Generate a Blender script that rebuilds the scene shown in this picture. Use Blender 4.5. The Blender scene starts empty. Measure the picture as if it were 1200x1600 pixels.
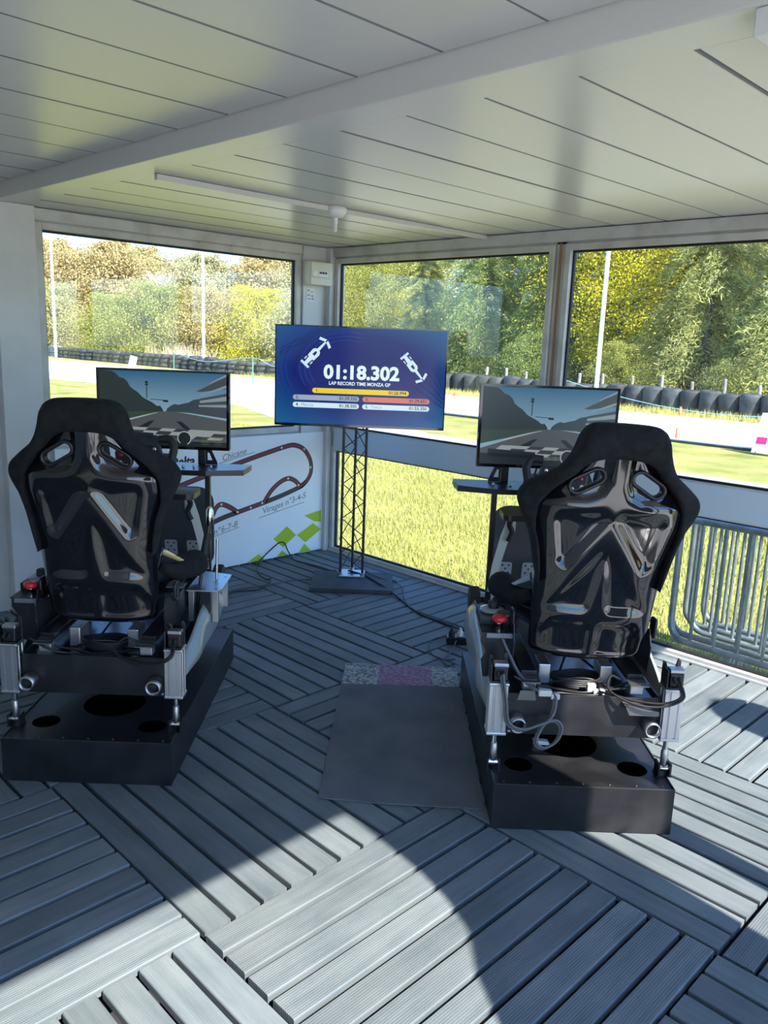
import bpy, math, random
import numpy as np
from mathutils import Vector, Matrix

# ------------------------------------------------------------------ camera, sky, sun, exposure
scene = bpy.context.scene
C = scene.collection
SQ = math.sqrt(.5)

def setup_camera():
    F, yaw, pitch, roll = 1266.9, math.radians(45.172), math.radians(11.900), math.radians(2.147)
    f = Vector((math.cos(pitch)*math.sin(yaw), math.cos(pitch)*math.cos(yaw), -math.sin(pitch)))
    r = Vector((math.cos(yaw), -math.sin(yaw), 0)); u = r.cross(f)
    r2 = math.cos(roll)*r + math.sin(roll)*u
    u2 = -math.sin(roll)*r + math.cos(roll)*u
    cam = bpy.data.cameras.new('camera'); cam.sensor_fit = 'HORIZONTAL'; cam.sensor_width = 36
    cam.lens = F/1200*36; cam.clip_start = .05; cam.clip_end = 500
    o = bpy.data.objects.new('camera', cam); C.objects.link(o)
    m = Matrix((r2, u2, -f)).transposed().to_4x4(); m.translation = Vector((-4.052, -4.683, 1.6075))
    o.matrix_world = m
    scene.camera = o
setup_camera()

SUN_DIR = Vector((.10, 1.0, -1.0)).normalized()          # the way the light travels
def setup_light():
    w = bpy.data.worlds.new('sky'); scene.world = w; w.use_nodes = True
    nt = w.node_tree; nt.nodes.clear()
    sky = nt.nodes.new('ShaderNodeTexSky'); sky.sky_type = 'NISHITA'; sky.sun_disc = False
    sky.sun_elevation = math.radians(45); sky.sun_rotation = math.radians(185.7)
    sky.air_density = 1.0; sky.dust_density = .5; sky.ozone_density = 2.5; sky.altitude = 100
    bg = nt.nodes.new('ShaderNodeBackground'); bg.inputs['Strength'].default_value = .29
    out = nt.nodes.new('ShaderNodeOutputWorld')
    tint = nt.nodes.new('ShaderNodeMix'); tint.data_type = 'RGBA'; tint.blend_type = 'MULTIPLY'; tint.inputs[0].default_value = 1; tint.inputs[7].default_value = (.68,.95,1.28,1)
    nt.links.new(sky.outputs[0], tint.inputs[6]); nt.links.new(tint.outputs[2], bg.inputs[0]); nt.links.new(bg.outputs[0], out.inputs[0])
    l = bpy.data.lights.new('sun', 'SUN'); l.energy = 10.5; l.angle = math.radians(.6); l.color = (1, .93, .82)
    o = bpy.data.objects.new('sun', l); C.objects.link(o)
    o.rotation_euler = (-SUN_DIR).to_track_quat('Z', 'Y').to_euler(); o.location = (-2, -14, 12)
setup_light()
vs = scene.view_settings
vs.view_transform = 'Standard'; vs.look = 'None'; vs.gamma = 1; vs.use_curve_mapping = False
vs.exposure = 0.55

# ------------------------------------------------------------------ helpers
def principled(name, col, rough=.5, metal=0., spec=.5, coat=0., emit=None, estr=0.):
    m = bpy.data.materials.new(name); m.use_nodes = True
    b = m.node_tree.nodes['Principled BSDF']
    b.inputs['Base Color'].default_value = (*col, 1); b.inputs['Roughness'].default_value = rough
    b.inputs['Metallic'].default_value = metal; b.inputs['Specular IOR Level'].default_value = spec
    b.inputs['Coat Weight'].default_value = coat; b.inputs['Coat Roughness'].default_value = .03
    if emit:
        b.inputs['Emission Color'].default_value = (*emit, 1); b.inputs['Emission Strength'].default_value = estr
    return m

def node(m, t, **kw):
    n = m.node_tree.nodes.new(t)
    for k, v in kw.items():
        if k.startswith('i_'): n.inputs[k[2:].replace('_', ' ')].default_value = v
        else: setattr(n, k, v)
    return n
def link(m, a, b): m.node_tree.links.new(a, b)
def bsdf(m): return m.node_tree.nodes['Principled BSDF']

def noisy(m, c1, c2, scale=5., coord='Object', detail=6., lo=.35, hi=.65, stretch=None, bump=0., bscale=None, rand=0.):
    """base colour varied between c1 and c2 by noise; optional bump and per-object variation"""
    tc = node(m, 'ShaderNodeTexCoord'); src = tc.outputs[coord]
    if stretch:
        mp = node(m, 'ShaderNodeMapping'); mp.inputs['Scale'].default_value = stretch
        link(m, src, mp.inputs['Vector']); src = mp.outputs[0]
    nz = node(m, 'ShaderNodeTexNoise'); nz.inputs['Scale'].default_value = scale; nz.inputs['Detail'].default_value = detail
    link(m, src, nz.inputs['Vector'])
    cr = node(m, 'ShaderNodeValToRGB'); e = cr.color_ramp.elements
    e[0].position = lo; e[0].color = (*c1, 1); e[1].position = hi; e[1].color = (*c2, 1)
    link(m, nz.outputs[0], cr.inputs[0]); outc = cr.outputs[0]
    if rand:
        oi = node(m, 'ShaderNodeObjectInfo'); mr = node(m, 'ShaderNodeMapRange')
        mr.inputs['To Min'].default_value = 1-rand; mr.inputs['To Max'].default_value = 1+rand
        link(m, oi.outputs['Random'], mr.inputs['Value'])
        hv = node(m, 'ShaderNodeHueSaturation'); link(m, outc, hv.inputs['Color']); link(m, mr.outputs[0], hv.inputs['Value'])
        outc = hv.outputs[0]
    link(m, outc, bsdf(m).inputs['Base Color'])
    if bump:
        n2 = node(m, 'ShaderNodeTexNoise'); n2.inputs['Scale'].default_value = bscale or scale*6; n2.inputs['Detail'].default_value = 4
        link(m, src, n2.inputs['Vector'])
        bp = node(m, 'ShaderNodeBump'); bp.inputs['Strength'].default_value = bump; bp.inputs['Distance'].default_value = .01
        link(m, n2.outputs[0], bp.inputs['Height']); link(m, bp.outputs[0], bsdf(m).inputs['Normal'])
    return m

class MB:
    def __init__(self): self.v = []; self.f = []; self.sm = []
    def add(self, vs, fs, smooth=False):
        k = len(self.v); self.v += [tuple(p) for p in vs]
        self.f += [tuple(i+k for i in q) for q in fs]; self.sm += [smooth]*len(fs); return self
    def box(self, a, b, mat=None):
        (x0, y0, z0), (x1, y1, z1) = a, b
        v = [(x0,y0,z0),(x1,y0,z0),(x1,y1,z0),(x0,y1,z0),(x0,y0,z1),(x1,y0,z1),(x1,y1,z1),(x0,y1,z1)]
        if mat is not None: v = [mat @ Vector(p) for p in v]
        return self.add(v, [(3,2,1,0),(4,5,6,7),(0,1,5,4),(1,2,6,5),(2,3,7,6),(3,0,4,7)])
    def cbox(self, c, s, mat=None):
        return self.box([c[i]-s[i]/2 for i in range(3)], [c[i]+s[i]/2 for i in range(3)], mat)
    def prism(self, poly, fn, w0, w1):
        """2-D outline poly (u,v) swept from w0 to w1; fn(u,v,w) -> 3-D"""
        n = len(poly); v = [fn(u, q, w0) for u, q in poly] + [fn(u, q, w1) for u, q in poly]
        f = [tuple(range(n))[::-1], tuple(range(n, 2*n))] + [(i, (i+1) % n, n+(i+1) % n, n+i) for i in range(n)]
        return self.add(v, f)
    def tube(self, path, r, n=8, cap=True, closed=False):
        P = [Vector(p) for p in path]; m = len(P); rs = r if isinstance(r, (list, tuple)) else [r]*m
        T = []
        for i in range(m):
            a = P[(i-1) % m] if closed else P[max(i-1, 0)]; b = P[(i+1) % m] if closed else P[min(i+1, m-1)]
            d = b-a; T.append(d.normalized() if d.length > 1e-9 else Vector((0, 0, 1)))
        up = Vector((0, 0, 1)) if abs(T[0].z) < .9 else Vector((1, 0, 0))
        nrm = (up - T[0]*up.dot(T[0])).normalized(); v = []
        for i in range(m):
            nrm = nrm - T[i]*nrm.dot(T[i])
            nrm = nrm.normalized() if nrm.length > 1e-6 else T[i].orthogonal().normalized()
            bi = T[i].cross(nrm)
            for k in range(n):
                a = 2*math.pi*k/n; v.append(P[i] + (nrm*math.cos(a) + bi*math.sin(a))*rs[i])
        f = []; last = m if closed else m-1
        for i in range(last):
            j = (i+1) % m
            for k in range(n): f.append((i*n+k, i*n+(k+1) % n, j*n+(k+1) % n, j*n+k))
        self.add(v, f, True)
        if cap and not closed:
            self.add(v[:n], [tuple(range(n))[::-1]]); self.add(v[-n:], [tuple(range(n))])
        return self
    def lathe(self, prof, n=20, mat=None, smooth=True):
        """profile [(r,z)] around z"""
        v = []; f = []
        for r, z in prof:
            for k in range(n):
                a = 2*math.pi*k/n; v.append(Vector((r*math.cos(a), r*math.sin(a), z)))
        for i in range(len(prof)-1):
            for k in range(n): f.append((i*n+k, i*n+(k+1) % n, (i+1)*n+(k+1) % n, (i+1)*n+k))
        if mat is not None: v = [mat @ p for p in v]
        self.add(v, f, smooth)
        if prof[0][0] > 1e-6: self.add(v[:n], [tuple(range(n))[::-1]])
        if prof[-1][0] > 1e-6: self.add(v[-n:], [tuple(range(n))])
        return self
    def cyl(self, a, b, r, n=16): return self.tube([a, b], r, n)
    def mesh(self, name):
        me = bpy.data.meshes.new(name); me.from_pydata(self.v, [], self.f); me.update()
        me.polygons.foreach_set('use_smooth', self.sm)
        return me
    def build(self, name, mat, parent=None, bevel=0., smooth=None, seg=2):
        me = self.mesh(name)
        if smooth is not None: me.polygons.foreach_set('use_smooth', [smooth]*len(me.polygons))
        return obj(name, me, mat, parent, bevel, seg)

def obj(name, me, mat, parent=None, bevel=0., seg=2):
    if mat is not None and not me.materials: me.materials.append(mat)
    o = bpy.data.objects.new(name, me); C.objects.link(o)
    if parent is not None: o.parent = parent
    if bevel:
        b = o.modifiers.new('bevel', 'BEVEL'); b.width = bevel; b.segments = seg; b.limit_method = 'ANGLE'; b.angle_limit = math.radians(40)
    return o
def tag(o, label, cat, group=None):
    o['label'] = label; o['category'] = cat
    if group: o['group'] = group
    return o
def struct(o): o['kind'] = 'structure'; return o
def empty(name, loc, rz=0., parent=None):
    o = bpy.data.objects.new(name, None); C.objects.link(o); o.location = loc; o.rotation_euler = (0, 0, rz)
    o.empty_display_size = .1
    if parent: o.parent = parent
    return o
def copy_tree(o, parent=None):
    c = o.copy(); C.objects.link(c)
    if parent is not None: c.parent = parent
    for ch in list(o.children): copy_tree(ch, c)
    return c
def catmull(pts, k=6):
    P = [Vector(p) for p in pts]; P = [2*P[0]-P[1]] + P + [2*P[-1]-P[-2]]; out = []
    for i in range(1, len(P)-2):
        for j in range(k):
            t = j/k; a, b, c, d = P[i-1], P[i], P[i+1], P[i+2]
            out.append(.5*((2*b) + (c-a)*t + (2*a-5*b+4*c-d)*t*t + (3*b-a-3*c+d)*t**3))
    out.append(P[-2]); return out
def arc_rect(hw, hh, r, n=5):
    """rounded rectangle outline"""
    pts = []
    for cx, cy, a0 in ((hw-r, hh-r, 0), (-hw+r, hh-r, 90), (-hw+r, -hh+r, 180), (hw-r, -hh+r, 270)):
        for i in range(n+1):
            a = math.radians(a0+90*i/n); pts.append((cx+r*math.cos(a), cy+r*math.sin(a)))
    return pts
def text_obj(name, s, size, mat, parent, M, align='CENTER', bold=0., xs=1., shear=0.):
    cu = bpy.data.curves.new(name, 'FONT'); cu.body = s; cu.size = size; cu.align_x = align; cu.align_y = 'CENTER'
    cu.offset = bold; cu.shear = shear; cu.resolution_u = 3
    t = bpy.data.objects.new(name, cu); C.objects.link(t)
    bpy.context.view_layer.update()
    me = bpy.data.meshes.new_from_object(t.evaluated_get(bpy.context.evaluated_depsgraph_get()))
    bpy.data.objects.remove(t); me.name = name
    for v in me.vertices: v.co = M @ Vector((v.co.x*xs, v.co.y, 0))
    me.materials.clear()
    return obj(name, me, mat, parent)

# ------------------------------------------------------------------ materials
M = {}
M['white_paint'] = noisy(principled('white_paint', (.7,.7,.7), .35), (.56,.56,.55), (.66,.66,.65), 3., 'Object', lo=.3, hi=.6)
M['frame'] = noisy(principled('window_frame', (.6,.6,.58), .4), (.45,.43,.40), (.60,.59,.57), 6., 'Object', lo=.3, hi=.55, bump=.05)
M['rail'] = principled('rail_grey', (.60,.69,.75), .4)
M['ceiling'] = principled('ceiling_metal', (.60,.59,.56), .28, spec=.6)
M['ceil_gap'] = principled('ceiling_gap', (.05,.05,.05), .8)  # backing blackened so the panel gaps read as shaded
M['gap_shade'] = principled('ceiling_gap_shade', (.20,.20,.20), .8)
M['rubber'] = principled('rubber_black', (.012,.012,.013), .6)
M['sub'] = principled('under_deck', (.02,.022,.024), .9)
M['black_steel'] = noisy(principled('black_steel', (.02,.02,.022), .38), (.008,.008,.010), (.020,.020,.023), 8., lo=.4, hi=.7)
M['black_satin'] = principled('black_satin', (.012,.012,.014), .35)
M['gloss_black'] = principled('gloss_black', (.006,.006,.007), .10, spec=.6, coat=.6)
M['fabric'] = noisy(principled('black_fabric', (.012,.013,.014), .95, spec=.2), (.010,.011,.012), (.017,.018,.019), 40., bump=.25, bscale=900.)
M['alu'] = principled('aluminium', (.62,.63,.65), .38, 1.)
M['chrome'] = principled('chrome', (.75,.75,.76), .15, 1.)
M['steel'] = principled('steel', (.45,.46,.48), .35, 1.)
M['galv'] = noisy(principled('galvanised', (.45,.5,.52), .45, .7), (.22,.27,.29), (.38,.43,.45), 12., lo=.35, hi=.6)
M['wire'] = principled('wire_black', (.012,.012,.013), .45)
M['wire_grey'] = principled('wire_grey', (.10,.105,.115), .5)
M['connector'] = principled('connector_clear', (.6,.57,.5), .4)
M['red'] = principled('red_plastic', (.55,.02,.03), .35)
M['fairing'] = principled('fairing_grey', (.26,.29,.29), .28, coat=.4)
M['white_plastic'] = principled('white_plastic', (.75,.75,.73), .4)
M['cream_plastic'] = principled('cream_plastic', (.66,.64,.55), .45)
M['dash_white'] = principled('cowl_white', (.72,.71,.60), .5)
M['mesh_dark'] = principled('mesh_dark', (.03,.03,.033), .5)
M['banner'] = principled('banner_white', (.86,.88,.89), .5)
M['print_dark'] = principled('print_dark', (.06,.05,.05), .6)
M['print_red'] = principled('print_red', (.24,.035,.045), .6)
M['print_grey'] = principled('print_grey', (.28,.30,.31), .6)
M['print_black'] = principled('print_black', (.03,.03,.03), .6)
M['print_green'] = principled('print_green', (.42,.58,.02), .6)
M['print_pale'] = principled('print_pale', (.75,.68,.6), .6)
def glass_mat():
    m = bpy.data.materials.new('window_glass'); m.use_nodes = True; nt = m.node_tree; nt.nodes.clear()
    out = nt.nodes.new('ShaderNodeOutputMaterial'); tr = nt.nodes.new('ShaderNodeBsdfTransparent'); tr.inputs[0].default_value = (.95,.975,.97,1)
    gl = nt.nodes.new('ShaderNodeBsdfGlossy'); gl.inputs['Roughness'].default_value = .01
    lw = nt.nodes.new('ShaderNodeLayerWeight'); pw = nt.nodes.new('ShaderNodeMath'); pw.operation = 'POWER'; pw.inputs[1].default_value = 5
    ma = nt.nodes.new('ShaderNodeMath'); ma.operation = 'MULTIPLY_ADD'; ma.inputs[1].default_value = .9; ma.inputs[2].default_value = .04
    nt.links.new(lw.outputs['Facing'], pw.inputs[0]); nt.links.new(pw.outputs[0], ma.inputs[0])
    mx = nt.nodes.new('ShaderNodeMixShader'); df = nt.nodes.new('ShaderNodeBsdfDiffuse'); df.inputs[0].default_value = (.8,.8,.8,1)
    m2 = nt.nodes.new('ShaderNodeMixShader'); m2.inputs[0].default_value = .02
    nt.links.new(ma.outputs[0], mx.inputs[0]); nt.links.new(tr.outputs[0], mx.inputs[1]); nt.links.new(gl.outputs[0], mx.inputs[2])
    nt.links.new(mx.outputs[0], m2.inputs[1]); nt.links.new(df.outputs[0], m2.inputs[2]); nt.links.new(m2.outputs[0], out.inputs[0])
    return m
M['glass'] = glass_mat()

def deck_mat():
    m = principled('deck_wood', (.3,.3,.3), .62, spec=.4)
    tc = node(m, 'ShaderNodeTexCoord'); oi = node(m, 'ShaderNodeObjectInfo')
    add = node(m, 'ShaderNodeVectorMath', operation='ADD'); sc = node(m, 'ShaderNodeVectorMath', operation='SCALE'); sc.inputs['Scale'].default_value = 37.
    link(m, oi.outputs['Random'], sc.inputs[0]); link(m, tc.outputs['Object'], add.inputs[0]); link(m, sc.outputs[0], add.inputs[1])
    mp = node(m, 'ShaderNodeMapping'); mp.inputs['Scale'].default_value = (1.2, 14., 14.); link(m, add.outputs[0], mp.inputs[0])
    nz = node(m, 'ShaderNodeTexNoise'); nz.inputs['Scale'].default_value = 3.; nz.inputs['Detail'].default_value = 8.; nz.inputs['Roughness'].default_value = .62
    link(m, mp.outputs[0], nz.inputs['Vector'])
    n2 = node(m, 'ShaderNodeTexNoise'); n2.inputs['Scale'].default_value = 4.5; n2.inputs['Detail'].default_value = 5.; link(m, add.outputs[0], n2.inputs['Vector'])
    mixf = node(m, 'ShaderNodeMath', operation='MULTIPLY_ADD'); mixf.inputs[1].default_value = .5
    hm = node(m, 'ShaderNodeMath', operation='MULTIPLY'); hm.inputs[1].default_value = .5; link(m, n2.outputs[0], hm.inputs[0])
    link(m, nz.outputs[0], mixf.inputs[0]); link(m, hm.outputs[0], mixf.inputs[2])
    cr = node(m, 'ShaderNodeValToRGB'); e = cr.color_ramp.elements
    e[0].position = .26; e[0].color = (.080,.108,.122,1); e[1].position = .74; e[1].color = (.195,.222,.232,1)
    link(m, mixf.outputs[0], cr.inputs[0])
    mr = node(m, 'ShaderNodeMapRange'); mr.inputs['To Min'].default_value = .78; mr.inputs['To Max'].default_value = 1.15; link(m, oi.outputs['Random'], mr.inputs['Value'])
    hv = node(m, 'ShaderNodeHueSaturation'); link(m, cr.outputs[0], hv.inputs['Color']); link(m, mr.outputs[0], hv.inputs['Value'])
    link(m, hv.outputs[0], bsdf(m).inputs['Base Color'])
    # fine milled grooves along the board
    wv = node(m, 'ShaderNodeTexWave', wave_type='BANDS', bands_direction='Y'); wv.inputs['Scale'].default_value = 44.; wv.inputs['Distortion'].default_value = .6; wv.inputs['Detail'].default_value = 1.
    link(m, tc.outputs['Object'], wv.inputs['Vector'])
    bp = node(m, 'ShaderNodeBump'); bp.inputs['Strength'].default_value = .35; bp.inputs['Distance'].default_value = .0016; link(m, wv.outputs[0], bp.inputs['Height'])
    b2 = node(m, 'ShaderNodeBump'); b2.inputs['Strength'].default_value = .35; b2.inputs['Distance'].default_value = .003
    link(m, nz.outputs[0], b2.inputs['Height']); link(m, bp.outputs[0], b2.inputs['Normal']); link(m, b2.outputs[0], bsdf(m).inputs['Normal'])
    return m
M['deck'] = deck_mat()

# ------------------------------------------------------------------ floor: square deck tiles, ten boards each, direction alternating
random.seed(3)
floor = struct(MB().box((-5.3,-5.3,-.16), (.06,.06,-.045)).build('floor', M['sub']))
def plank_mesh():
    L, W, T, c = .994, .0845, .024, .004
    mb = MB(); prof = [(-W/2, -T), (-W/2, -c), (-W/2+c*.4, -c*.35), (-W/2+c, 0), (W/2-c, 0), (W/2-c*.4, -c*.35), (W/2, -c), (W/2, -T)]
    return mb.prism(prof, lambda u, v, w: (w, u, v), L/2, -L/2).mesh('plank')
PLANK = plank_mesh(); PLANK.materials.append(M['deck'])
batten = MB()
for q in (-.42, -.14, .14, .42): batten.cbox((q, 0, -.0345), (.05, .99, .021))
BATTEN = batten.mesh('deck_tile'); BATTEN.materials.append(M['sub'])
def in_view(i, j): return (i <= 3 and j <= 4 and not (i == 0 and j == 4)) 
for i in range(5):
    for j in range(5):
        cx, cy = -i-.5, -j-.5
        if i == 0: pass
        t = obj('deck_tile', BATTEN, None, floor); t.location = (cx, cy, 0); t.rotation_euler.z = math.pi/2 if (i+j) % 2 == 0 else 0
        if i <= 3 or j <= 3:
            for k in range(10):
                p = obj('plank', PLANK, None, t); p.location = (random.uniform(-.0015,.0015), -.45+.1*k + (.0015 if k == 0 else -.0015 if k == 9 else 0) + random.uniform(-.0012,.0012), random.uniform(-.0016,.0008))
                p.rotation_euler = (random.uniform(-.006,.006), 0, random.uniform(-.002,.002))

# ------------------------------------------------------------------ shell of the pavilion
def framebox(*bs):
    m = MB()
    for a, b in bs: m.box(a, b)
    return m
# north wall (left in the picture): low panel, corner panel, pillar, blank wall of the next bay
wn = struct(framebox(((-2.17,0,-.1),(0.0,.07,.93)), ((-.285,.0,.93),(0,.07,2.36)), ((-2.17,0,2.178),(-.285,.07,2.36)), ((-5.3,0,-.1),(-2.17,.07,2.36))).build('wall_north', M['white_paint']))
MB().box((-2.385,-.075,0),(-2.165,-.001,2.25)).build('pillar', M['white_paint'], wn, .004)
MB().box((-2.165,-.028,2.185),(-.275,-.001,2.248)).build('header_board', M['frame'], wn, .004)
MB().box((-.262,-.02,.0),(-.052,-.001,2.248)).build('corner_panel', M['white_paint'], wn, .003)
for x0, x1 in ((-1.10,-1.06),(-.86,-.82),(-.62,-.58),(-.43,-.40)): MB().box((x0,-.012,2.150),(x1,-.0005,2.1845)).build('packer', M['frame'], wn)
def window(name, fn, u0, u1, z0, z1, fw, fd=.05, gas=.012):
    """frame, black gasket and pane; fn(u,d,z): u along the wall, d outwards"""
    m = MB()
    def bx(m, ua, ub, da, db, za, zb):
        P = [fn(ua,da,za), fn(ub,db,zb)]; a = [min(P[0][i],P[1][i]) for i in range(3)]; b = [max(P[0][i],P[1][i]) for i in range(3)]; m.box(a, b)
    bx(m, u0-fw, u0, -.015, fd, z0-fw, z1+fw); bx(m, u1, u1+fw, -.015, fd, z0-fw, z1+fw)
    bx(m, u0, u1, -.015, fd, z1, z1+fw); bx(m, u0, u1, -.015, fd, z0-fw, z0)
    w = struct(m.build(name, M['frame'], None, .003))
    g = MB()
    bx(g, u0, u0+gas, .012, .03, z0, z1); bx(g, u1-gas, u1, .012, .03, z0, z1)
    bx(g, u0+gas, u1-gas, .012, .03, z1-gas, z1); bx(g, u0+gas, u1-gas, .012, .03, z0, z0+gas)
    g.build('gasket', M['rubber'], w)
    p = MB(); bx(p, u0+gas*.6, u1-gas*.6, .018, .024, z0+gas*.6, z1-gas*.6); p.build('pane', M['glass'], w)
    return w
north = lambda u, d, z: (u, d, z)
east = lambda u, d, z: (d, u, z)
window('window_1', north, -2.105, -.318, .97, 2.140, .038)
# east wall (right in the picture): sill, rail, header, posts
we = struct(framebox(((0,-5.1,-.12),(.07,.07,.008)), ((0,-5.1,.80),(.07,.07,.945)), ((0,-5.1,2.175),(.07,.07,2.36)), ((0,-.072,0),(.07,.07,2.2)),
    ((0,-2.02,0),(.07,-1.955,2.2)), ((0,-4.09,0),(.07,-3.96,2.2)), ((0,-5.1,0),(.07,-5.02,2.2))).build('wall_east', M['frame'], None))
MB().box((-.020,-5.0,.793),(-.0005,-.11,.955)).build('rail_board', M['rail'], we, .003)
MB().box((-.03,-5.05,2.186),(-.001,-.06,2.248)).build('header_board', M['frame'], we, .004)
MB().box((-.022,-5.05,.0015),(-.001,-.06,.012)).build('sill_strip', M['white_paint'], we)
MB().box((-.055,-.072,0),(-.001,-.001,2.249)).build('corner_post', M['white_paint'], we, .005)
MB().box((-.008,-1.992,.95),(-.0005,-1.978,2.18)).build('cable_cover', principled('rust_line', (.30,.17,.09), .7), we)
n = 2
for (a, b) in ((-1.912,-.112), (-3.92,-2.055), (-4.98,-4.125)):
    window('window_%d' % n, east, a, b, .962, 2.140, .035); n += 1
    window('window_%d' % n, east, a, b, .034, .786, .033); n += 1
# west wall, south edge, roof
struct(MB().box((-5.37,-5.1,-.1),(-5.3,.07,2.4)).build('wall_west', M['white_paint']))
struct(MB().box((-5.37,-5.1,2.375),(.12,.12,2.47)).build('roof', M['white_paint']))
ws = struct(framebox(((-5.37,-5.1,2.27),(.07,-5.02,2.374))).build('wall_south', M['white_paint']))
for x in (-5.25, -1.69, -.0): MB().box((x-.045,-5.1,-.1),(x+.045,-5.021,2.269)).build('post', M['white_paint'], ws)  # middle post is out of view, added to throw the narrow deck shadow

# ceiling: metal planks laid across each bay, beam between the bays
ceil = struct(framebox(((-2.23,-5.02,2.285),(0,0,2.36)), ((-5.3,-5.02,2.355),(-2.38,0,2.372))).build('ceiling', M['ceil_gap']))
def ceil_panel(x0, x1, w, z):
    c = .003; prof = [(-w/2, .018), (-w/2, c), (-w/2+c, 0), (w/2-c, 0), (w/2, c), (w/2, .018)]
    me = MB().prism(prof, lambda u, v, t: (t, u, z+v), x0, x1).mesh('panel'); me.materials.append(M['ceiling']); return me
CE = ceil_panel(-2.226, -.001, .283, 2.252); CW = ceil_panel(-5.29, -2.386, .3105, 2.327)
random.seed(5)
for k in range(17):
    p = obj('panel', CE, None, ceil); p.location = (0, -.145-.29*k, random.uniform(-.0002,.0004)); p.rotation_euler.x = random.uniform(-.002,.002)
for k in range(16):
    p = obj('panel', CW, None, ceil); p.location = (0, -.157-.3175*k, random.uniform(-.0002,.0004)); p.rotation_euler.x = random.uniform(-.002,.002)
JE = MB().box((-2.226,-.0036,2.2514),(-.001,.0036,2.262)).mesh('gap_shade'); JW = MB().box((-5.29,-.0036,2.3264),(-2.386,.0036,2.337)).mesh('gap_shade')  # dark strips in the open panel gaps stand in for their shade
for me in (JE, JW): me.materials.append(M['gap_shade'])
for k in range(1, 17): obj('gap_shade', JE, None, ceil).location = (0, -.29*k, 0)
for k in range(1, 16): obj('gap_shade', JW, None, ceil).location = (0, .00175-.3175*k, 0)
struct(MB().box((-2.38,-5.02,2.25),(-2.2285,-.001,2.3745)).build('trim_1', M['ceiling'], None, .004))
struct(MB().box((-2.375,-4.14,2.20),(-.001,-3.955,2.2495)).build('trim_2', M['white_paint'], None, .004))

# ------------------------------------------------------------------ outdoors
GZ = -.15
M['lawn'] = noisy(principled('lawn', (.3,.34,.06), .95, spec=.1), (.18,.19,.042), (.40,.385,.135), 1.1, 'Object', detail=10, lo=.3, hi=.7, bump=.6, bscale=30.)
M['blade'] = principled('grass_blade', (.39,.385,.11), .8, spec=.1)
M['track'] = noisy(principled('track_concrete', (.6,.58,.55), .9), (.50,.48,.47), (.62,.60,.57), .6, 'Object')
M['path'] = noisy(principled('path_asphalt', (.36,.31,.30), .9), (.33,.29,.28), (.42,.37,.35), 1.5, 'Object', bump=.2, bscale=60.)
M['dry'] = noisy(principled('dry_grass', (.4,.36,.1), .95, spec=.1), (.34,.33,.07), (.52,.46,.18), 2., 'Object')
def sheet(name, poly, z, mat):
    me = bpy.data.meshes.new(name); me.from_pydata([(x, y, z) for x, y in poly], [], [tuple(range(len(poly)))]); return struct(obj(name, me, mat))
sheet('lawn', [(-90,-90),(160,-90),(160,160),(-90,160)], GZ, M['lawn'])
sheet('track', [(11.4,-60),(17.7,-60),(17.9,16),(16.4,26),(15.6,46),(15.0,90),(7.0,90),(7.6,30),(9.0,18),(10.5,13),(12.0,9.5),(11.6,3)], GZ+.004, M['track'])
sheet('path', [(5.4,-60),(7.6,-60),(7.6,3),(7.9,6),(9.0,9),(10.6,13.2),(9.0,18.3),(8.0,12.5),(6.6,9),(5.6,5)], GZ+.003, M['path'])
sheet('dry_verge', [(17.7,-60),(19.4,-60),(19.4,16),(17.7,28),(17.2,90),(15.0,90),(15.6,46),(16.4,26),(17.9,16)], GZ+.005, M['dry'])
sheet('apron', [(-30,-30),(3,-30),(.3,-5.25),(-6.5,-5.25)], GZ+.004, principled('apron_concrete', (.68,.66,.63), .9))

def blades(name, n, xr, yr, h0, h1, w, mat, seed, dens=None):
    r = np.random.default_rng(seed)
    x = r.uniform(*xr, n); y = r.uniform(*yr, n)
    if dens is not None: k = dens(x, y, r); x, y = x[k], y[k]; n = len(x)
    h = r.uniform(h0, h1, n); a = r.uniform(0, 2*np.pi, n); lean = r.uniform(.1, .7, n)*h; b = r.uniform(0, 2*np.pi, n)
    v = np.zeros((n, 3, 3))
    v[:, 0] = np.stack([x-np.cos(a)*w/2, y-np.sin(a)*w/2, np.full(n, GZ)], 1)
    v[:, 1] = np.stack([x+np.cos(a)*w/2, y+np.sin(a)*w/2, np.full(n, GZ)], 1)
    v[:, 2] = np.stack([x+np.cos(b)*lean, y+np.sin(b)*lean, GZ+h], 1)
    me = tri_mesh(name, v); return obj(name, me, mat)
def tri_mesh(name, v, quad=False):
    n, q, _ = v.shape; me = bpy.data.meshes.new(name)
    me.vertices.add(n*q); me.vertices.foreach_set('co', v.reshape(-1).astype(np.float32))
    me.loops.add(n*q); me.loops.foreach_set('vertex_index', np.arange(n*q, dtype=np.int32))
    me.polygons.add(n); me.polygons.foreach_set('loop_start', np.arange(0, n*q, q, dtype=np.int32))
    me.polygons.foreach_set('loop_total', np.full(n, q, dtype=np.int32)); me.update(calc_edges=True); return me
g = blades('grass', 110000, (.12, 5.6), (-6., 9.), .03, .075, .010, M['blade'], 1, lambda x, y, r: (x < 5.0) | (y > 3))
g['kind'] = 'stuff'; g['label'] = 'short sunlit lawn grass outside the glass'; g['category'] = 'grass'
g = blades('dry_grass', 9000, (17.8, 19.3), (2., 30.), .05, .22, .02, M['dry'], 2)
g['kind'] = 'stuff'; g['label'] = 'dry yellow grass along the foot of the tyre wall'; g['category'] = 'grass'

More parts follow.
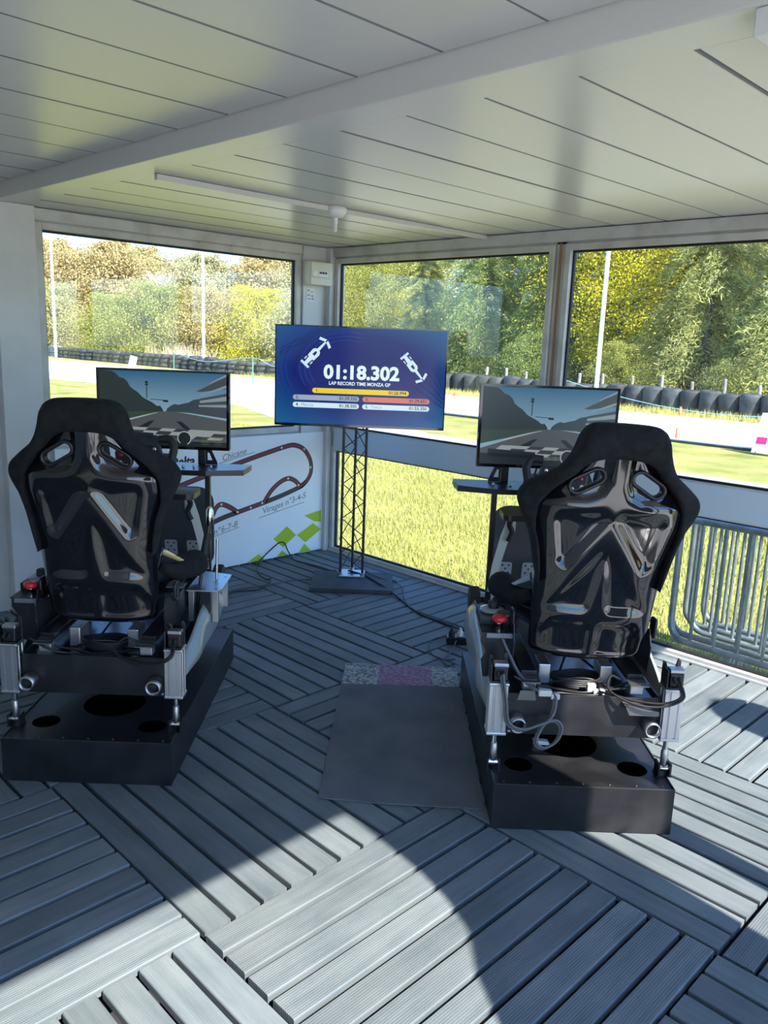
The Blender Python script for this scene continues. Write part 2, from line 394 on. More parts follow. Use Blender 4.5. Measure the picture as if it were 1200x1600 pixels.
# tyre wall: one stack per object
M['tyre'] = noisy(principled('tyre', (.03,.035,.04), .7), (.018,.022,.026), (.06,.066,.072), 4., rand=.35)
def stack_mesh(ribbed):
    p = []; n = 3
    if ribbed:
        for k in range(n):
            z = k*.21; p += [(.24, z+.005), (.31, z+.03), (.325, z+.105), (.31, z+.18), (.24, z+.205)]
        p += [(.16, n*.21-.01), (.15, n*.21-.12), (.0, n*.21-.12)]
    else:
        p = [(.29, 0), (.305, .05), (.30, .3), (.305, .56), (.285, .61), (.20, .64), (.15, .62), (.14, .5), (0, .5)]
    me = MB().lathe(p, 14).mesh('tyre_stack'); me.materials.append(M['tyre']); return me
SR, SB = stack_mesh(True), stack_mesh(False)
random.seed(11); y = 2.6
while y < 46.5:
    x = 19.75 if y < 15 else 19.75 - 1.7*min(1, (y-15)/12.)
    o = obj('tyre_stack', SB if y < 17 else SR, None); o.location = (x+random.uniform(-.07,.07), y, GZ); o.rotation_euler = (random.uniform(-.03,.03), random.uniform(-.03,.03), random.uniform(0,6))
    o.scale = (1, 1, random.uniform(.96,1.12))
    if y < 17: tag(o, 'black belt-wrapped tyre stack in the wall below the pines on the right', 'tyre stack', 'wrapped tyre stacks in front of the pines')
    else: tag(o, 'dark ribbed tyre stack in the barrier seen through the left window', 'tyre stack', 'tyre stacks beyond the left window')
    y += .60 if y < 17 else .66
# timber fence posts behind the tyres
M['timber'] = noisy(principled('timber', (.42,.38,.33), .85), (.17,.15,.13), (.30,.27,.24), 9., rand=.2)
post = MB().lathe([(.06,0),(.06,.86),(.045,.9),(0,.905)], 8).mesh('fence_post'); post.materials.append(M['timber'])
for k, y in enumerate((15.3,14.3,13.4,11.13,10.2,9.05,8.0,6.94,5.92,4.84,3.8)):
    o = obj('fence_post', post, None); o.location = (21.4, y, GZ); o.rotation_euler = (random.uniform(-.05,.05), random.uniform(-.05,.05), 0)
    o.scale = (1,1,random.uniform(.92,1.12))
    tag(o, 'weathered timber fence post behind the wrapped tyre wall, %s from the right' % ('eleventh tenth ninth eighth seventh sixth fifth fourth third second first'.split()[k]), 'post', 'timber posts behind the tyre wall')
# lamp masts
M['mast'] = principled('mast_white', (.78,.79,.8), .4)
def mast(x, y, r, h, lab):
    t = empty('light_mast', (x, y, GZ)); tag(t, lab, 'mast')
    MB().lathe([(r,0),(r*.95,h*.5),(r*.75,h)], 12).build('pole', M['mast'], t); MB().lathe([(r*1.9,0),(r*1.9,.06),(r*1.1,.07)], 12).build('base_plate', M['steel'], t)
    MB().cbox((0,0,h+.1), (1.0,.22,.2)).build('floodlight', M['steel'], t, .02)
mast(15.3, 6.78, .058, 12, 'white light mast seen in the right-hand window against the pines')
mast(18.7, 31.1, .075, 13, 'white light mast seen through the middle of the left window')
mast(18.0, 47.0, .085, 13, 'thin white light mast at the left edge of the left window')
# kerb rail, rope, stakes, cones, boards
k = empty('kerb_rail', (11.45, 1.4, GZ)); tag(k, 'low dark kerb rail with a white top edge along the track', 'barrier')
for j in range(8):
    y0 = -6.4+j*2.0; MB().box((-.07,y0,0),(.07,y0+1.96,.05)).build('rail_length', M['tyre'], k, .01); MB().box((-.05,y0+.01,.0505),(.08,y0+1.95,.075)).build('cap', M['white_plastic'], k)
M['rope'] = principled('rope_blue', (.25,.42,.50), .7); M['stake'] = principled('stake_green', (.10,.22,.16), .6)
pts = catmull([(16,8.62,.80),(16,8.34,.74),(16,6.43,.37),(16,4.57,.17),(16,2.55,.19),(16,.3,.6)], 5)
tag(MB().tube(pts, .009, 6).build('rope', M['rope'], None), 'blue rope sagging in front of the wrapped tyre wall', 'rope')
for yy, h, lb in ((8.62,.97,'thin green stake holding the high end of the blue rope'), (.3,.78,'thin green stake holding the low end of the blue rope')):
    tag(MB().lathe([(.02,GZ),(.02,GZ+h),(0,GZ+h+.02)], 8).build('stake', M['stake'], None), lb, 'stake').location = (16, yy, 0)
pts = catmull([(14.6,27,.80),(14,23.6,.55),(14,20.4,.82),(14,19.04,.56),(14,16.5,.62),(14,14.2,.8)], 5)
tag(MB().tube(pts, .011, 6).build('rope', M['rope'], None), 'pale rope strung between stakes beyond the left window', 'rope')
for xx, yy, lb in ((14.6,27,'thin green stake at the far end of the pale rope'), (14,20.4,'thin green stake in the middle of the pale rope'), (14,14.2,'thin green stake at the near end of the pale rope')):
    tag(MB().lathe([(.022,GZ),(.022,.82),(0,.84)], 8).build('stake', M['stake'], None), lb, 'stake').location = (xx, yy, 0)
M['cone'] = principled('cone_orange', (.75,.16,.05), .5)
for x, y, s, lb in ((18.3,5.8,.24,'small orange cone at the foot of the wrapped tyre wall'), (17.6,13.6,.18,'small orange cone near the tyres beside the big screen')):
    t = empty('traffic_cone', (x, y, GZ)); tag(t, lb, 'cone')
    MB().cbox((0,0,.02),(.3*s/.36,.3*s/.36,.03)).build('cone_base', M['cone'], t, .01)
    MB().lathe([(.10*s/.36,.035),(.02,s),(0,s)], 12).build('cone_body', M['cone'], t); MB().lathe([(.078*s/.36,s*.36),(.055*s/.36,s*.6)], 12).build('band', M['white_plastic'], t)
tag(MB().lathe([(.03,GZ),(.026,GZ+.25),(.0,GZ+.26)],8).build('marker_peg', M['cone'], None), 'red marker peg standing by the kerb rail', 'peg').location = (11.75, 2.75, 0)
M['magenta'] = principled('magenta', (.55,.02,.16), .5)
t = empty('sign_board', (11.2, .55, GZ)); tag(t, 'white folding sign board with a magenta mark at the right edge', 'sign')
for s, rx in ((-1, 1), (1, 1)):
    MB().prism([(-.42,.04),(.38,.04),(.36,.74),(-.36,.74)], lambda u, v, w, s=s: (s*(.30-.28*v/.74)+w, u, v), -.012, .012).build('panel', M['white_plastic'], t)
for yy in (-.36,.3):
    MB().cyl((-.31,yy,0),(-.28,yy,.06),.012,8).build('foot', M['rubber'], t)
MB().prism([(.16,.20),(.34,.20),(.34,.32),(.16,.32)], lambda u, v, w: (-(.30-.28*v/.74)-.0125+w, u, v), -.003, 0).build('printed_mark', M['magenta'], t)
t = empty('leaning_sign', (14.25, 30.2, GZ)); t.rotation_euler = (0,.25,math.radians(-35)); tag(t, 'small leaning white panel in front of the left tyre barrier', 'sign')
MB().box((-.16,-.01,.08),(.16,.01,.68)).build('panel', M['white_plastic'], t); MB().cyl((0,.02,0),(0,.02,.5),.014,8).build('stake', M['timber'], t)
t = empty('guard_rail', (18.0, 50.5, GZ)); t.rotation_euler.z = math.radians(97); tag(t, 'long grey steel guard rail at the far end of the tyre barrier', 'guard rail')
for z in (.12,.34,.56):
    MB().prism([(0,-.09),(.04,-.05),(0,0),(.04,.05),(0,.09),(-.008,.09),(.032,.05),(-.008,0),(.032,-.05),(-.008,-.09)], lambda u, v, w, z=z: (w, u, v+z), -3.6, 6).build('beam', M['galv'], t)
for xx in (-3.4,-1,1.4,3.8): MB().box((xx-.04,.045,0),(xx+.04,.12,.7)).build('post', M['galv'], t)

# ------------------------------------------------------------------ trees
def leaf_mat(name, c1, c2, trans=.35):
    m = bpy.data.materials.new(name); m.use_nodes = True; nt = m.node_tree; nt.nodes.clear()
    out = nt.nodes.new('ShaderNodeOutputMaterial'); g = nt.nodes.new('ShaderNodeNewGeometry'); cr = nt.nodes.new('ShaderNodeValToRGB')
    e = cr.color_ramp.elements; e[0].color = (*c1, 1); e[1].color = (*c2, 1)
    nt.links.new(g.outputs['Random Per Island'], cr.inputs[0])
    df = nt.nodes.new('ShaderNodeBsdfDiffuse'); tl = nt.nodes.new('ShaderNodeBsdfTranslucent'); mx = nt.nodes.new('ShaderNodeMixShader'); mx.inputs[0].default_value = trans
    nt.links.new(cr.outputs[0], df.inputs[0]); nt.links.new(cr.outputs[0], tl.inputs[0])
    nt.links.new(df.outputs[0], mx.inputs[1]); nt.links.new(tl.outputs[0], mx.inputs[2]); nt.links.new(mx.outputs[0], out.inputs[0])
    return m
L = {'pine': leaf_mat('leaf_pine', (.25,.29,.07), (.66,.64,.26)), 'dark': leaf_mat('leaf_dark', (.14,.20,.055), (.46,.52,.18)),
     'yellow': leaf_mat('leaf_yellow', (.46,.42,.03), (.85,.74,.07)), 'spring': leaf_mat('leaf_spring', (.26,.29,.06), (.52,.50,.14)),
     'tan': leaf_mat('leaf_tan', (.44,.36,.16), (.72,.58,.30)), 'olive': leaf_mat('leaf_olive', (.36,.34,.14), (.62,.56,.26)), 'pale': leaf_mat('leaf_pale', (.44,.42,.22), (.75,.70,.45))}  # tan, olive and pale leaves lightened to stand for distance haze
M['bark'] = noisy(principled('bark', (.10,.085,.07), .9), (.07,.06,.05), (.15,.13,.11), 6.)
M['bark_pale'] = principled('bark_pale', (.55,.50,.44), .9)
def tree_meshes(seed, H, R, base, nb, nleaf, ll, lw, droop, align, prof, sig=.5, twig=.012):
    r = np.random.default_rng(seed); leaves = []; tr = MB()
    tp = [(0,0,0),(r.uniform(-.1,.1),r.uniform(-.1,.1),H*.5),(r.uniform(-.15,.15),r.uniform(-.15,.15),H*.97)]
    tr.tube(catmull(tp, 4), [.02*H*(1-.85*i/8) for i in range(9)], 7)
    per = nleaf//nb
    for i in range(nb):
        t = base + (1-base)*((i+.5)/nb); az = i*2.39996+r.uniform(-.4,.4); Lb = R*prof((t-base)/(1-base))*r.uniform(.75,1.15)
        d = np.array([math.cos(az), math.sin(az), 0]); st = np.array([0, 0, H*t]); rise = r.uniform(.0,.5)
        f = lambda u: st + np.outer(u, d)*Lb + np.outer(rise*Lb*u - droop*Lb*u*u, [0,0,1])
        pts = f(np.array([0,.35,.7,1.])); tr.tube([tuple(q) for q in pts], [twig*2.2, twig*1.7, twig*1.1, twig*.4], 4, cap=False)
        u = r.beta(1.7, 1.2, per); c = f(u) + r.normal(0, 1, (per, 3))*(sig*(.35+.65*u))[:, None]*Lb*np.array([.32,.32,.22])
        a = r.normal(0, 1, (per, 3)) + align*(d+np.array([0,0,-.25])); a /= np.linalg.norm(a, axis=1)[:, None]
        b = np.cross(a, r.normal(0, 1, (per, 3))); b /= np.linalg.norm(b, axis=1)[:, None]
        s = r.uniform(.6, 1.3, per)[:, None]; a = a*ll*s; b = b*lw*s
        leaves.append(np.stack([c-a, c+b, c+a, c-b], 1))
    return tri_mesh('foliage', np.concatenate(leaves)), tr.mesh('trunk')
cone_p = lambda q: max(.12, 1.02-.9*q); round_p = lambda q: .25+.85*math.sin(math.pi*min(1, .12+q*.86))
bush_p = lambda q: .35+.75*math.sin(math.pi*min(1, .28+q*.68))
T = {'pine': tree_meshes(1, 8., 2.7, .05, 110, 64000, .10, .013, .75, 1.4, cone_p, .30), 'pine2': tree_meshes(2, 8., 3.0, .06, 95, 64000, .10, .013, .9, 1.3, lambda q: max(.2, .95-.6*q), .30),
     'broad': tree_meshes(3, 8., 2.8, .12, 110, 60000, .045, .026, .3, .2, round_p, .6), 'broad2': tree_meshes(4, 8., 3.0, .15, 110, 60000, .045, .026, .15, .2, round_p, .6),
     'bush': tree_meshes(5, 3., 2.0, .04, 70, 36000, .04, .022, .2, .1, bush_p, .6), 'far': tree_meshes(6, 8., 3.2, .10, 110, 34000, .10, .06, .1, .2, round_p, .65)}
def tree(name, kind, leaf, x, y, s, lab, cat='tree', sz=None, bark='bark', group=None):
    t = empty(name, (x, y, GZ), random.uniform(0, 6.28)); t.scale = (s, s, (sz or s)); tag(t, lab, cat, group)
    for nm, me, mt in (('foliage', T[kind][0], L[leaf]), ('trunk', T[kind][1], M[bark])):
        if not me.materials: me.materials.append(mt)
        o = obj(nm, me, None, t); o.material_slots[0].link = 'OBJECT'; o.material_slots[0].material = mt
    return t
random.seed(21)
# right-hand windows, near row and back row
tree('pine_tree', 'pine', 'pine', 24.6, 4.9, 1.15, 'tall drooping pine filling the right edge of the right window')
tree('pine_tree', 'pine2', 'pine', 25.0, 8.2, 1.15, 'tall pine with hanging boughs to the right of the near light mast')
tree('leafy_tree', 'broad2', 'yellow', 25.6, 12.1, 1.05, 'bright yellow-green tree behind the near light mast')
tree('shrub', 'bush', 'spring', 23.3, 10.4, .62, 'light green shrub at the foot of the yellow-green tree', 'shrub')
tree('pine_tree', 'pine', 'dark', 25.3, 15.3, 1.1, 'dark green pine left of the window post')
tree('shrub', 'bush', 'dark', 23.2, 14.4, .7, 'dark green shrub behind the tyres right of the big screen', 'shrub')
tree('shrub', 'bush', 'pine', 23.2, 6.5, .5, 'olive shrub under the pines behind the tyre wall', 'shrub')
tree('pine_tree', 'pine2', 'dark', 25.2, 18.6, 1.05, 'dark pine above the top right corner of the big screen')
tree('pine_tree', 'pine', 'pine', 25.2, 22.2, .82, 'slim pale pine above the middle of the big screen')
tree('leafy_tree', 'broad', 'spring', 25.4, 26.0, .74, 'spring green tree beside the corner post in the middle window')
tree('pine_tree', 'pine2', 'dark', 30.0, 6.9, 1.5, 'big dark pine standing behind the two pines on the right')
tree('pine_tree', 'pine', 'dark', 30.5, 11.5, 1.45, 'big dark pine rising behind the yellow-green tree')
tree('pine_tree', 'pine2', 'dark', 31.0, 16.2, 1.35, 'big dark pine in the back row behind the window post')
tree('leafy_tree', 'broad', 'olive', 31.0, 21.5, 1.0, 'olive tree in the back row of the middle window')
tree('leafy_tree', 'broad2', 'spring', 31.0, 27.5, .95, 'light green tree low in the back row of the middle window')
tree('pine_tree', 'pine', 'dark', 27.5, 2.0, 1.3, 'dark pine just beyond the right edge of the right window')
# left window
for k, (x, y, s, kd, lf, lab) in enumerate((
    (24.5, 62, 1.12, 'far', 'tan', 'tawny round tree nearest the left edge of the left window'),
    (28.5, 60, 1.15, 'far', 'tan', 'tawny round tree second from the left edge of the left window'),
    (32.5, 62, 1.0, 'far', 'olive', 'olive tree between the tawny trees and the pale tree'),
    (36.0, 58, 1.08, 'far', 'pale', 'pale green tree left of the middle light mast'),
    (39.5, 55, 1.12, 'far', 'tan', 'tawny tree behind the middle light mast'),
    (42.0, 50, 1.1, 'far', 'olive', 'olive tree right of the middle light mast'),
    (40.5, 43, 1.0, 'far', 'spring', 'spring green tree right of the middle light mast'),
    (37.5, 37, .95, 'far', 'yellow', 'yellow-green tree next to the fuse box edge of the left window'),
    (26.5, 66, 1.12, 'far', 'olive', 'tall olive tree behind the two tawny trees at the left edge'),
    (34.5, 66, 1.2, 'far', 'tan', 'tall tawny tree rising behind the pale bare tree'),
    (38.5, 64, 1.15, 'far', 'pale', 'tall pale tree rising just left of the middle light mast'),
    (45.0, 58, 1.25, 'far', 'olive', 'tall olive tree rising just right of the middle light mast'),
    (47.0, 51, 1.2, 'far', 'tan', 'tall tawny tree in the back row near the fuse box'),
    (44.0, 43, 1.1, 'far', 'olive', 'olive tree in the back row at the right frame of the left window'),
    (33.5, 31.5, .95, 'far', 'spring', 'spring green tree half hidden by the right frame of the left window'))):
    tree('leafy_tree', kd, lf, x, y, s*.95, lab)
for k, (x, y, s, lf, lab) in enumerate((
    (21.5, 56, 1.5, 'olive', 'olive shrub at the far left end of the tyre barrier'), (23.5, 50, 1.3, 'spring', 'light green shrub behind the leaning white panel'),
    (25.5, 47.5, 1.55, 'spring', 'fresh green shrub below the pale bare tree'), (27.5, 44, 1.5, 'tan', 'tawny shrub left of the middle light mast base'),
    (29.0, 40.5, 1.5, 'yellow', 'yellow shrub at the middle light mast'), (30.0, 36.5, 1.5, 'pale', 'pale shrub right of the middle light mast'),
    (30.0, 32.0, 1.4, 'olive', 'olive shrub above the right part of the tyre barrier'), (28.5, 27.8, 1.35, 'yellow', 'yellow-green shrub at the right frame of the left window'))):
    tree('shrub', 'bush', lf, x, y, s, lab, 'shrub')
def bare_tree(x, y, H, lab):
    t = empty('bare_tree', (x, y, GZ)); tag(t, lab, 'tree'); r = random.Random(7); m = MB(); tw = MB()
    def br(m, p, d, l, rad, lev):
        e = p + d*l; m.tube([p, p+d*l*.5+Vector((r.uniform(-.05,.05)*l, r.uniform(-.05,.05)*l, 0)), e], [rad, rad*.8, rad*.6], 5, cap=False)
        if lev:
            for k in range(5 if lev > 1 else 6):
                dd = (d + Vector((r.uniform(-.9,.9), r.uniform(-.9,.9), r.uniform(-.15,.55)))).normalized()
                br(tw if lev <= 2 else m, p+d*l*r.uniform(.35,1), dd, l*r.uniform(.5,.75), rad*.5, lev-1)
    br(m, Vector((0,0,0)), Vector((0,0,1)), H*.45, .12, 4)
    m.build('trunk', M['bark_pale'], t); tw.build('twigs', M['bark_pale'], t)
bare_tree(27.2, 49.5, 6.4, 'pale bare branching tree in the left part of the left window')
g = blades('reeds', 500, (22.2, 24.6), (38.5, 44.), .5, 1.3, .05, principled('reed', (.55,.45,.3), .9), 5); g['kind'] = 'stuff'; g['label'] = 'pale dry reeds behind the left tyre barrier'; g['category'] = 'reeds'
# woodland floor and far edge of the wood behind the trees
M['wood_edge'] = leaf_mat('leaf_wood', (.05,.07,.02), (.12,.14,.04))
rg = np.random.default_rng(9); nw = 45000
cc = np.stack([rg.uniform(0,1,nw), rg.uniform(0,1,nw)**1.3, rg.uniform(0,1,nw)], 1)
px = np.where(cc[:,0] < .62, 32.5+cc[:,2]*4, 32.5+(cc[:,0]-.62)/.38*13+cc[:,2]*3); py = np.where(cc[:,0] < .62, -8+cc[:,0]/.62*40, 32+(cc[:,0]-.62)/.38*8+cc[:,2]*3)
ctr = np.stack([px, py, GZ+cc[:,1]*np.where(py > 21, 3.2, 7.5)], 1); aa = rg.normal(0,1,(nw,3)); bb = np.cross(aa, rg.normal(0,1,(nw,3)))
aa *= .16/np.linalg.norm(aa,axis=1)[:,None]; bb *= .10/np.linalg.norm(bb,axis=1)[:,None]
wo = obj('undergrowth', tri_mesh('undergrowth', np.stack([ctr-aa, ctr+bb, ctr+aa, ctr-bb], 1)), M['wood_edge']); wo['kind'] = 'stuff'; wo['label'] = 'dense dark woodland undergrowth behind the trees'; wo['category'] = 'undergrowth'

# ------------------------------------------------------------------ crowd barriers stacked outside the right wall
def barrier(lab, gx, y1, lean, ln=2.2):
    """gx: distance from the glass; y1: rounded near end; frame in the y-z plane"""
    t = empty('crowd_barrier', (gx, y1, GZ)); t.rotation_euler = (0, lean, 0); tag(t, lab, 'barrier', 'steel crowd barriers stacked outside the glass')
    zt, zb, r = .875, .19, .09
    path = [(0,-r,zt)]; path = []
    for a in range(0, 91, 18): path.append((0, -r+r*math.sin(math.radians(a)), zt-r+r*math.cos(math.radians(a))))
    for a in range(0, 91, 18): path.append((0, -r+r*math.cos(math.radians(a)), zb+r-r*math.sin(math.radians(a))))
    for a in range(0, 91, 18): path.append((0, -ln+r-r*math.sin(math.radians(a)), zb+r-r*math.cos(math.radians(a))))
    for a in range(0, 91, 18): path.append((0, -ln+r-r*math.cos(math.radians(a)), zt-r+r*math.sin(math.radians(a))))
    MB().tube(path, .019, 8, closed=True).build('frame', M['galv'], t)
    k = 0; y = -.12
    while y > -ln+.08:
        MB().cyl((0,y,zb),(0,y,zt),.0095,8).build('bar', M['galv'], t); y -= .128
    for yy in (-.32, -ln+.32):
        MB().tube([(-.045,yy,.014),(-.035,yy,.03),(0,yy,zb),(.035,yy,.03),(.045,yy,.014)], .013, 8).build('foot', M['galv'], t)
for gx, y1, ln_, lab in ((.16,-2.79,.0,'galvanised crowd barrier closest to the glass'), (.27,-2.74,.0,'galvanised crowd barrier second from the glass'), (.38,-2.80,.0,'galvanised crowd barrier third from the glass'),
    (.49,-2.72,.0,'galvanised crowd barrier fourth from the glass'), (.60,-2.78,.0,'galvanised crowd barrier farthest from the glass')): barrier(lab, gx, y1, ln_)

# unseen panels added outside the open south side, shaped to shade part of the deck
M['shade_panel'] = principled('shade_panel_grey', (.5,.52,.55), .8); M['shade_panel2'] = principled('shade_panel_red', (.5,.05,.05), .8)
def shade_panel(name, x, y, poly, mat, lab):
    t = empty(name, (x, y, GZ)); tag(t, lab, 'shade panel')
    MB().prism(poly, lambda u, v, w: (u, w, v-GZ), -.004, .004).build('shade_panel', mat, t)
    h = max(v for u, v in poly); MB().cyl((.012,0,0),(.012,0,h-GZ),.012,8).build('pole', M['steel'], t); MB().cbox((0,0,.02),(.5,.4,.03)).build('foot_plate', M['steel'], t, .01)
shade_panel('added_shade_panel', -1.985, -5.3, [(0,.25),(-.95,.25),(-.98,.9),(-.9,1.4),(-.81,1.56),(-.74,1.70),(-.64,1.82),(-.60,1.95),(-.58,2.1),(-.58,2.6),(0,2.6)], M['shade_panel'], 'unseen grey panel added outside the open side to shade the deck')
pl = [(.16*math.cos(a), 1.84+.2*math.sin(a)) for a in [math.pi*i/10 for i in range(11)]]
shade_panel('added_shade_panel', -.60, -5.32, [(.2,.4),(.22,1.2)] + pl + [(-.2,1.2),(-.15,.4)], M['shade_panel2'], 'unseen small red round-topped panel added outside the open side to shade the deck')

# ------------------------------------------------------------------ racing simulators
from mathutils.geometry import tessellate_polygon
def plate_holes(outer, holes, fn, w0, w1):
    """flat plate with holes: outlines in (u,v), thickness w0..w1 (w0 is the seen side)"""
    loops = [outer] + holes; flat = [p for l in loops for p in l]
    tris = tessellate_polygon([[Vector((u, v, 0)) for u, v in l] for l in loops])
    n = len(flat); mb = MB(); v = [fn(u, q, w0) for u, q in flat] + [fn(u, q, w1) for u, q in flat]
    f = [tuple(t) for t in tris] + [tuple(i+n for i in t[::-1]) for t in tris]; k = 0
    for l in loops:
        m = len(l); f += [(k+i, k+(i+1) % m, n+k+(i+1) % m, n+k+i) for i in range(m)]; k += m
    return mb.add(v, f)
def circ(cx, cy, r, n=28, a0=0): return [(cx+r*math.cos(a0+2*math.pi*i/n), cy+r*math.sin(a0+2*math.pi*i/n)) for i in range(n)]
def stadium(cx, cy, half, r, ang, n=10):
    c, s = math.cos(ang), math.sin(ang); out = []
    for i in range(n+1):
        a = -math.pi/2+math.pi*i/n; out.append((half+r*math.cos(a), r*math.sin(a)))
    for i in range(n+1):
        a = math.pi/2+math.pi*i/n; out.append((-half+r*math.cos(a), r*math.sin(a)))
    return [(cx+u*c-v*s, cy+u*s+v*c) for u, v in out]

XC = .012
def SEAT(x, s, d): return (x+XC, .155-.155*s+d, .565+.985*s)
SH_S = [-.018, 0., .02, .1, .2, .3, .4, .5, .56, .6, .64, .69, .73]
SH_W = [.172, .188, .199, .206, .209, .213, .226, .238, .236, .215, .185, .145, .12]
def sdf(poly, X, Y):
    """signed distance, positive inside"""
    P = np.array(poly); d = np.full(X.shape, 1e9); ins = np.zeros(X.shape, bool); n = len(P)
    for i in range(n):
        a, b = P[i], P[(i+1) % n]; e = b-a; t = np.clip(((X-a[0])*e[0]+(Y-a[1])*e[1])/(e@e), 0, 1)
        d = np.minimum(d, np.hypot(X-a[0]-t*e[0], Y-a[1]-t*e[1]))
        c = ((a[1] > Y) != (b[1] > Y)); ins ^= c & (X < (b[0]-a[0])*(Y-a[1])/(b[1]-a[1]+1e-12)+a[0])
    return np.where(ins, d, -d)
SLOT = (.099, .636, .034, .0190, math.radians(-31))
def relief(X, S):
    A = np.abs(X); r = np.zeros(X.shape)
    for poly, dep, soft in (([(.034,.78),(.034,.63),(.05,.595),(.09,.577),(.235,.573),(.30,.62),(.2,.8)], .024, .018),
                            ([(.168,.522),(.035,.524),(.018,.508),(.128,.342),(.150,.352),(.178,.50)], .019, .019),
                            ([(.168,.182),(.012,.392),(.004,.385),(.032,.195),(.045,.182)], .012, .014),
                            ([(.172,.025),(.174,.085),(.145,.132),(.030,.131),(.016,.118),(.014,.018),(.05,.012),(.15,.012)], .011, .014)):
        q = np.clip((sdf(poly, A, S)+soft)/(2*soft), 0, 1); r += dep*q*q*(3-2*q)
    for _ in range(10):
        q = np.pad(r, 1, mode='edge'); r = (q[1:-1, 1:-1]*2+q[:-2, 1:-1]+q[2:, 1:-1]+q[1:-1, :-2]+q[1:-1, 2:])/6
    return r
def shell_d(X, W): return .060*np.abs(X/W)**4.2
def grid_mesh(name, Xg, Yg, Zg, keep=None, mat=None, flip=False):
    n, m = Xg.shape; v = np.stack([Xg, Yg, Zg], -1).reshape(-1, 3); f = []
    for i in range(n-1):
        for j in range(m-1):
            if keep is None or keep[i, j]:
                q = (i*m+j, i*m+j+1, (i+1)*m+j+1, (i+1)*m+j); f.append(q[::-1] if flip else q)
    me = bpy.data.meshes.new(name); me.from_pydata(v.tolist(), [], f); me.update(); me.polygons.foreach_set('use_smooth', [True]*len(f))
    return me
def seat_back(parent):
    NS, NX = 150, 111
    s = np.linspace(-.018, .73, NS); w = np.interp(s, SH_S, SH_W); u = np.linspace(-1, 1, NX)
    X = w[:, None]*u[None, :]; S = np.repeat(s[:, None], NX, 1); W = np.repeat(w[:, None], NX, 1)
    curl = .04*np.clip(1-(S+.018)/.035, 0, 1)**2
    D = shell_d(X, W) + relief(X, S) + curl + .012*np.cos(X/.24*3.14)*0
    Xc = (X[:-1, :-1]+X[1:, 1:])/2; Sc = (S[:-1, :-1]+S[1:, 1:])/2
    A = np.abs(Xc); cx, cy, hl, r, ang = SLOT; du, dv = A-cx, Sc-cy
    a = du*math.cos(ang)+dv*math.sin(ang); b = -du*math.sin(ang)+dv*math.cos(ang); dist = np.hypot(np.maximum(np.abs(a)-hl, 0), b)
    keep = dist > r+.003
    me = grid_mesh('seat_shell', X+XC, .155-.155*S+D, .565+.985*S, keep); sh = obj('seat_shell', me, M['gloss_black'], parent)
    so = sh.modifiers.new('solid', 'SOLIDIFY'); so.thickness = .006; so.offset = -1
    # front pad
    s2 = np.linspace(.0, .82, 80); w2 = np.interp(s2, [0,.1,.3,.5,.57,.64,.70,.76,.82], [.17,.195,.205,.235,.25,.19,.15,.14,.10]); X2 = w2[:, None]*np.linspace(-1, 1, 61)[None, :]
    S2 = np.repeat(s2[:, None], 61, 1); D2 = .055+.03*np.abs(X2/.24)**2.5
    A2 = np.abs((X2[:-1, :-1]+X2[1:, 1:])/2); Q2 = (S2[:-1, :-1]+S2[1:, 1:])/2; du, dv = A2-cx, Q2-cy
    a = du*math.cos(ang)+dv*math.sin(ang); b = -du*math.sin(ang)+dv*math.cos(ang); keep2 = np.hypot(np.maximum(np.abs(a)-hl-.006, 0), b) > r+.012
    obj('front_pad', grid_mesh('front_pad', X2+XC, .155-.155*S2+D2, .565+.985*S2, keep2, flip=True), M['fabric'], sh)
    for sg in (-1, 1):
        ring = MB(); o_ = stadium(sg*cx, cy, hl, r+.0125, sg*ang); i_ = stadium(sg*cx, cy, hl, r, sg*ang); m_ = stadium(sg*cx, cy, hl, r+.0075, sg*ang)
        n = len(o_); v = []; z0 = .024+float(shell_d(np.array(cx), .215))
        for (xo, so_), (xm, sm_), (xi, si) in zip(o_, m_, i_): v += [SEAT(xo, so_, z0+.004), SEAT(xo, so_, z0-.006), SEAT(xm, sm_, z0-.011), SEAT(xi, si, z0-.006), SEAT(xi, si, z0+.03)]
        f = []
        for k in range(n):
            k2 = (k+1) % n
            for j in range(4): f.append((k*5+j, k2*5+j, k2*5+j+1, k*5+j+1))
        ring.add(v, f, True).build('slot_trim', M['black_satin'], sh)
    # padded border wrapping the shell edge
    pairs = [((0,.832),(0,.718)),((.055,.831),(.04,.717)),((.092,.828),(.075,.711)),((.116,.818),(.105,.697)),((.131,.797),(.125,.680)),((.143,.755),(.140,.660)),((.163,.71),(.162,.640)),
        ((.19,.672),(.185,.617)),((.226,.645),(.205,.595)),((.268,.615),(.222,.568)),((.292,.590),(.232,.550)),((.301,.565),(.236,.535)),((.298,.540),(.238,.515)),((.283,.505),(.238,.49)),
        ((.262,.465),(.235,.455)),((.246,.425),(.224,.42)),((.235,.38),(.214,.38)),((.222,.32),(.205,.32)),((.206,.265),(.203,.265))]
    oo = catmull([(p[0][0], p[0][1], 0) for p in pairs], 4); ii = catmull([(p[1][0], p[1][1], 0) for p in pairs], 4)
    prof = [(0,.02),(0,-.004),(.06,-.012),(.2,-.018),(.45,-.021),(.7,-.019),(.88,-.011),(.97,.002),(1.0,.02),(.99,.04),(.9,.058),(.6,.07),(.25,.07),(0,.062)]
    rows = [(-1, k) for k in range(len(oo)-1, 0, -1)] + [(1, k) for k in range(len(oo))]; v = []; f = []
    def dbase(x): return .052*min(1.12, (abs(x)/.236))**3.0
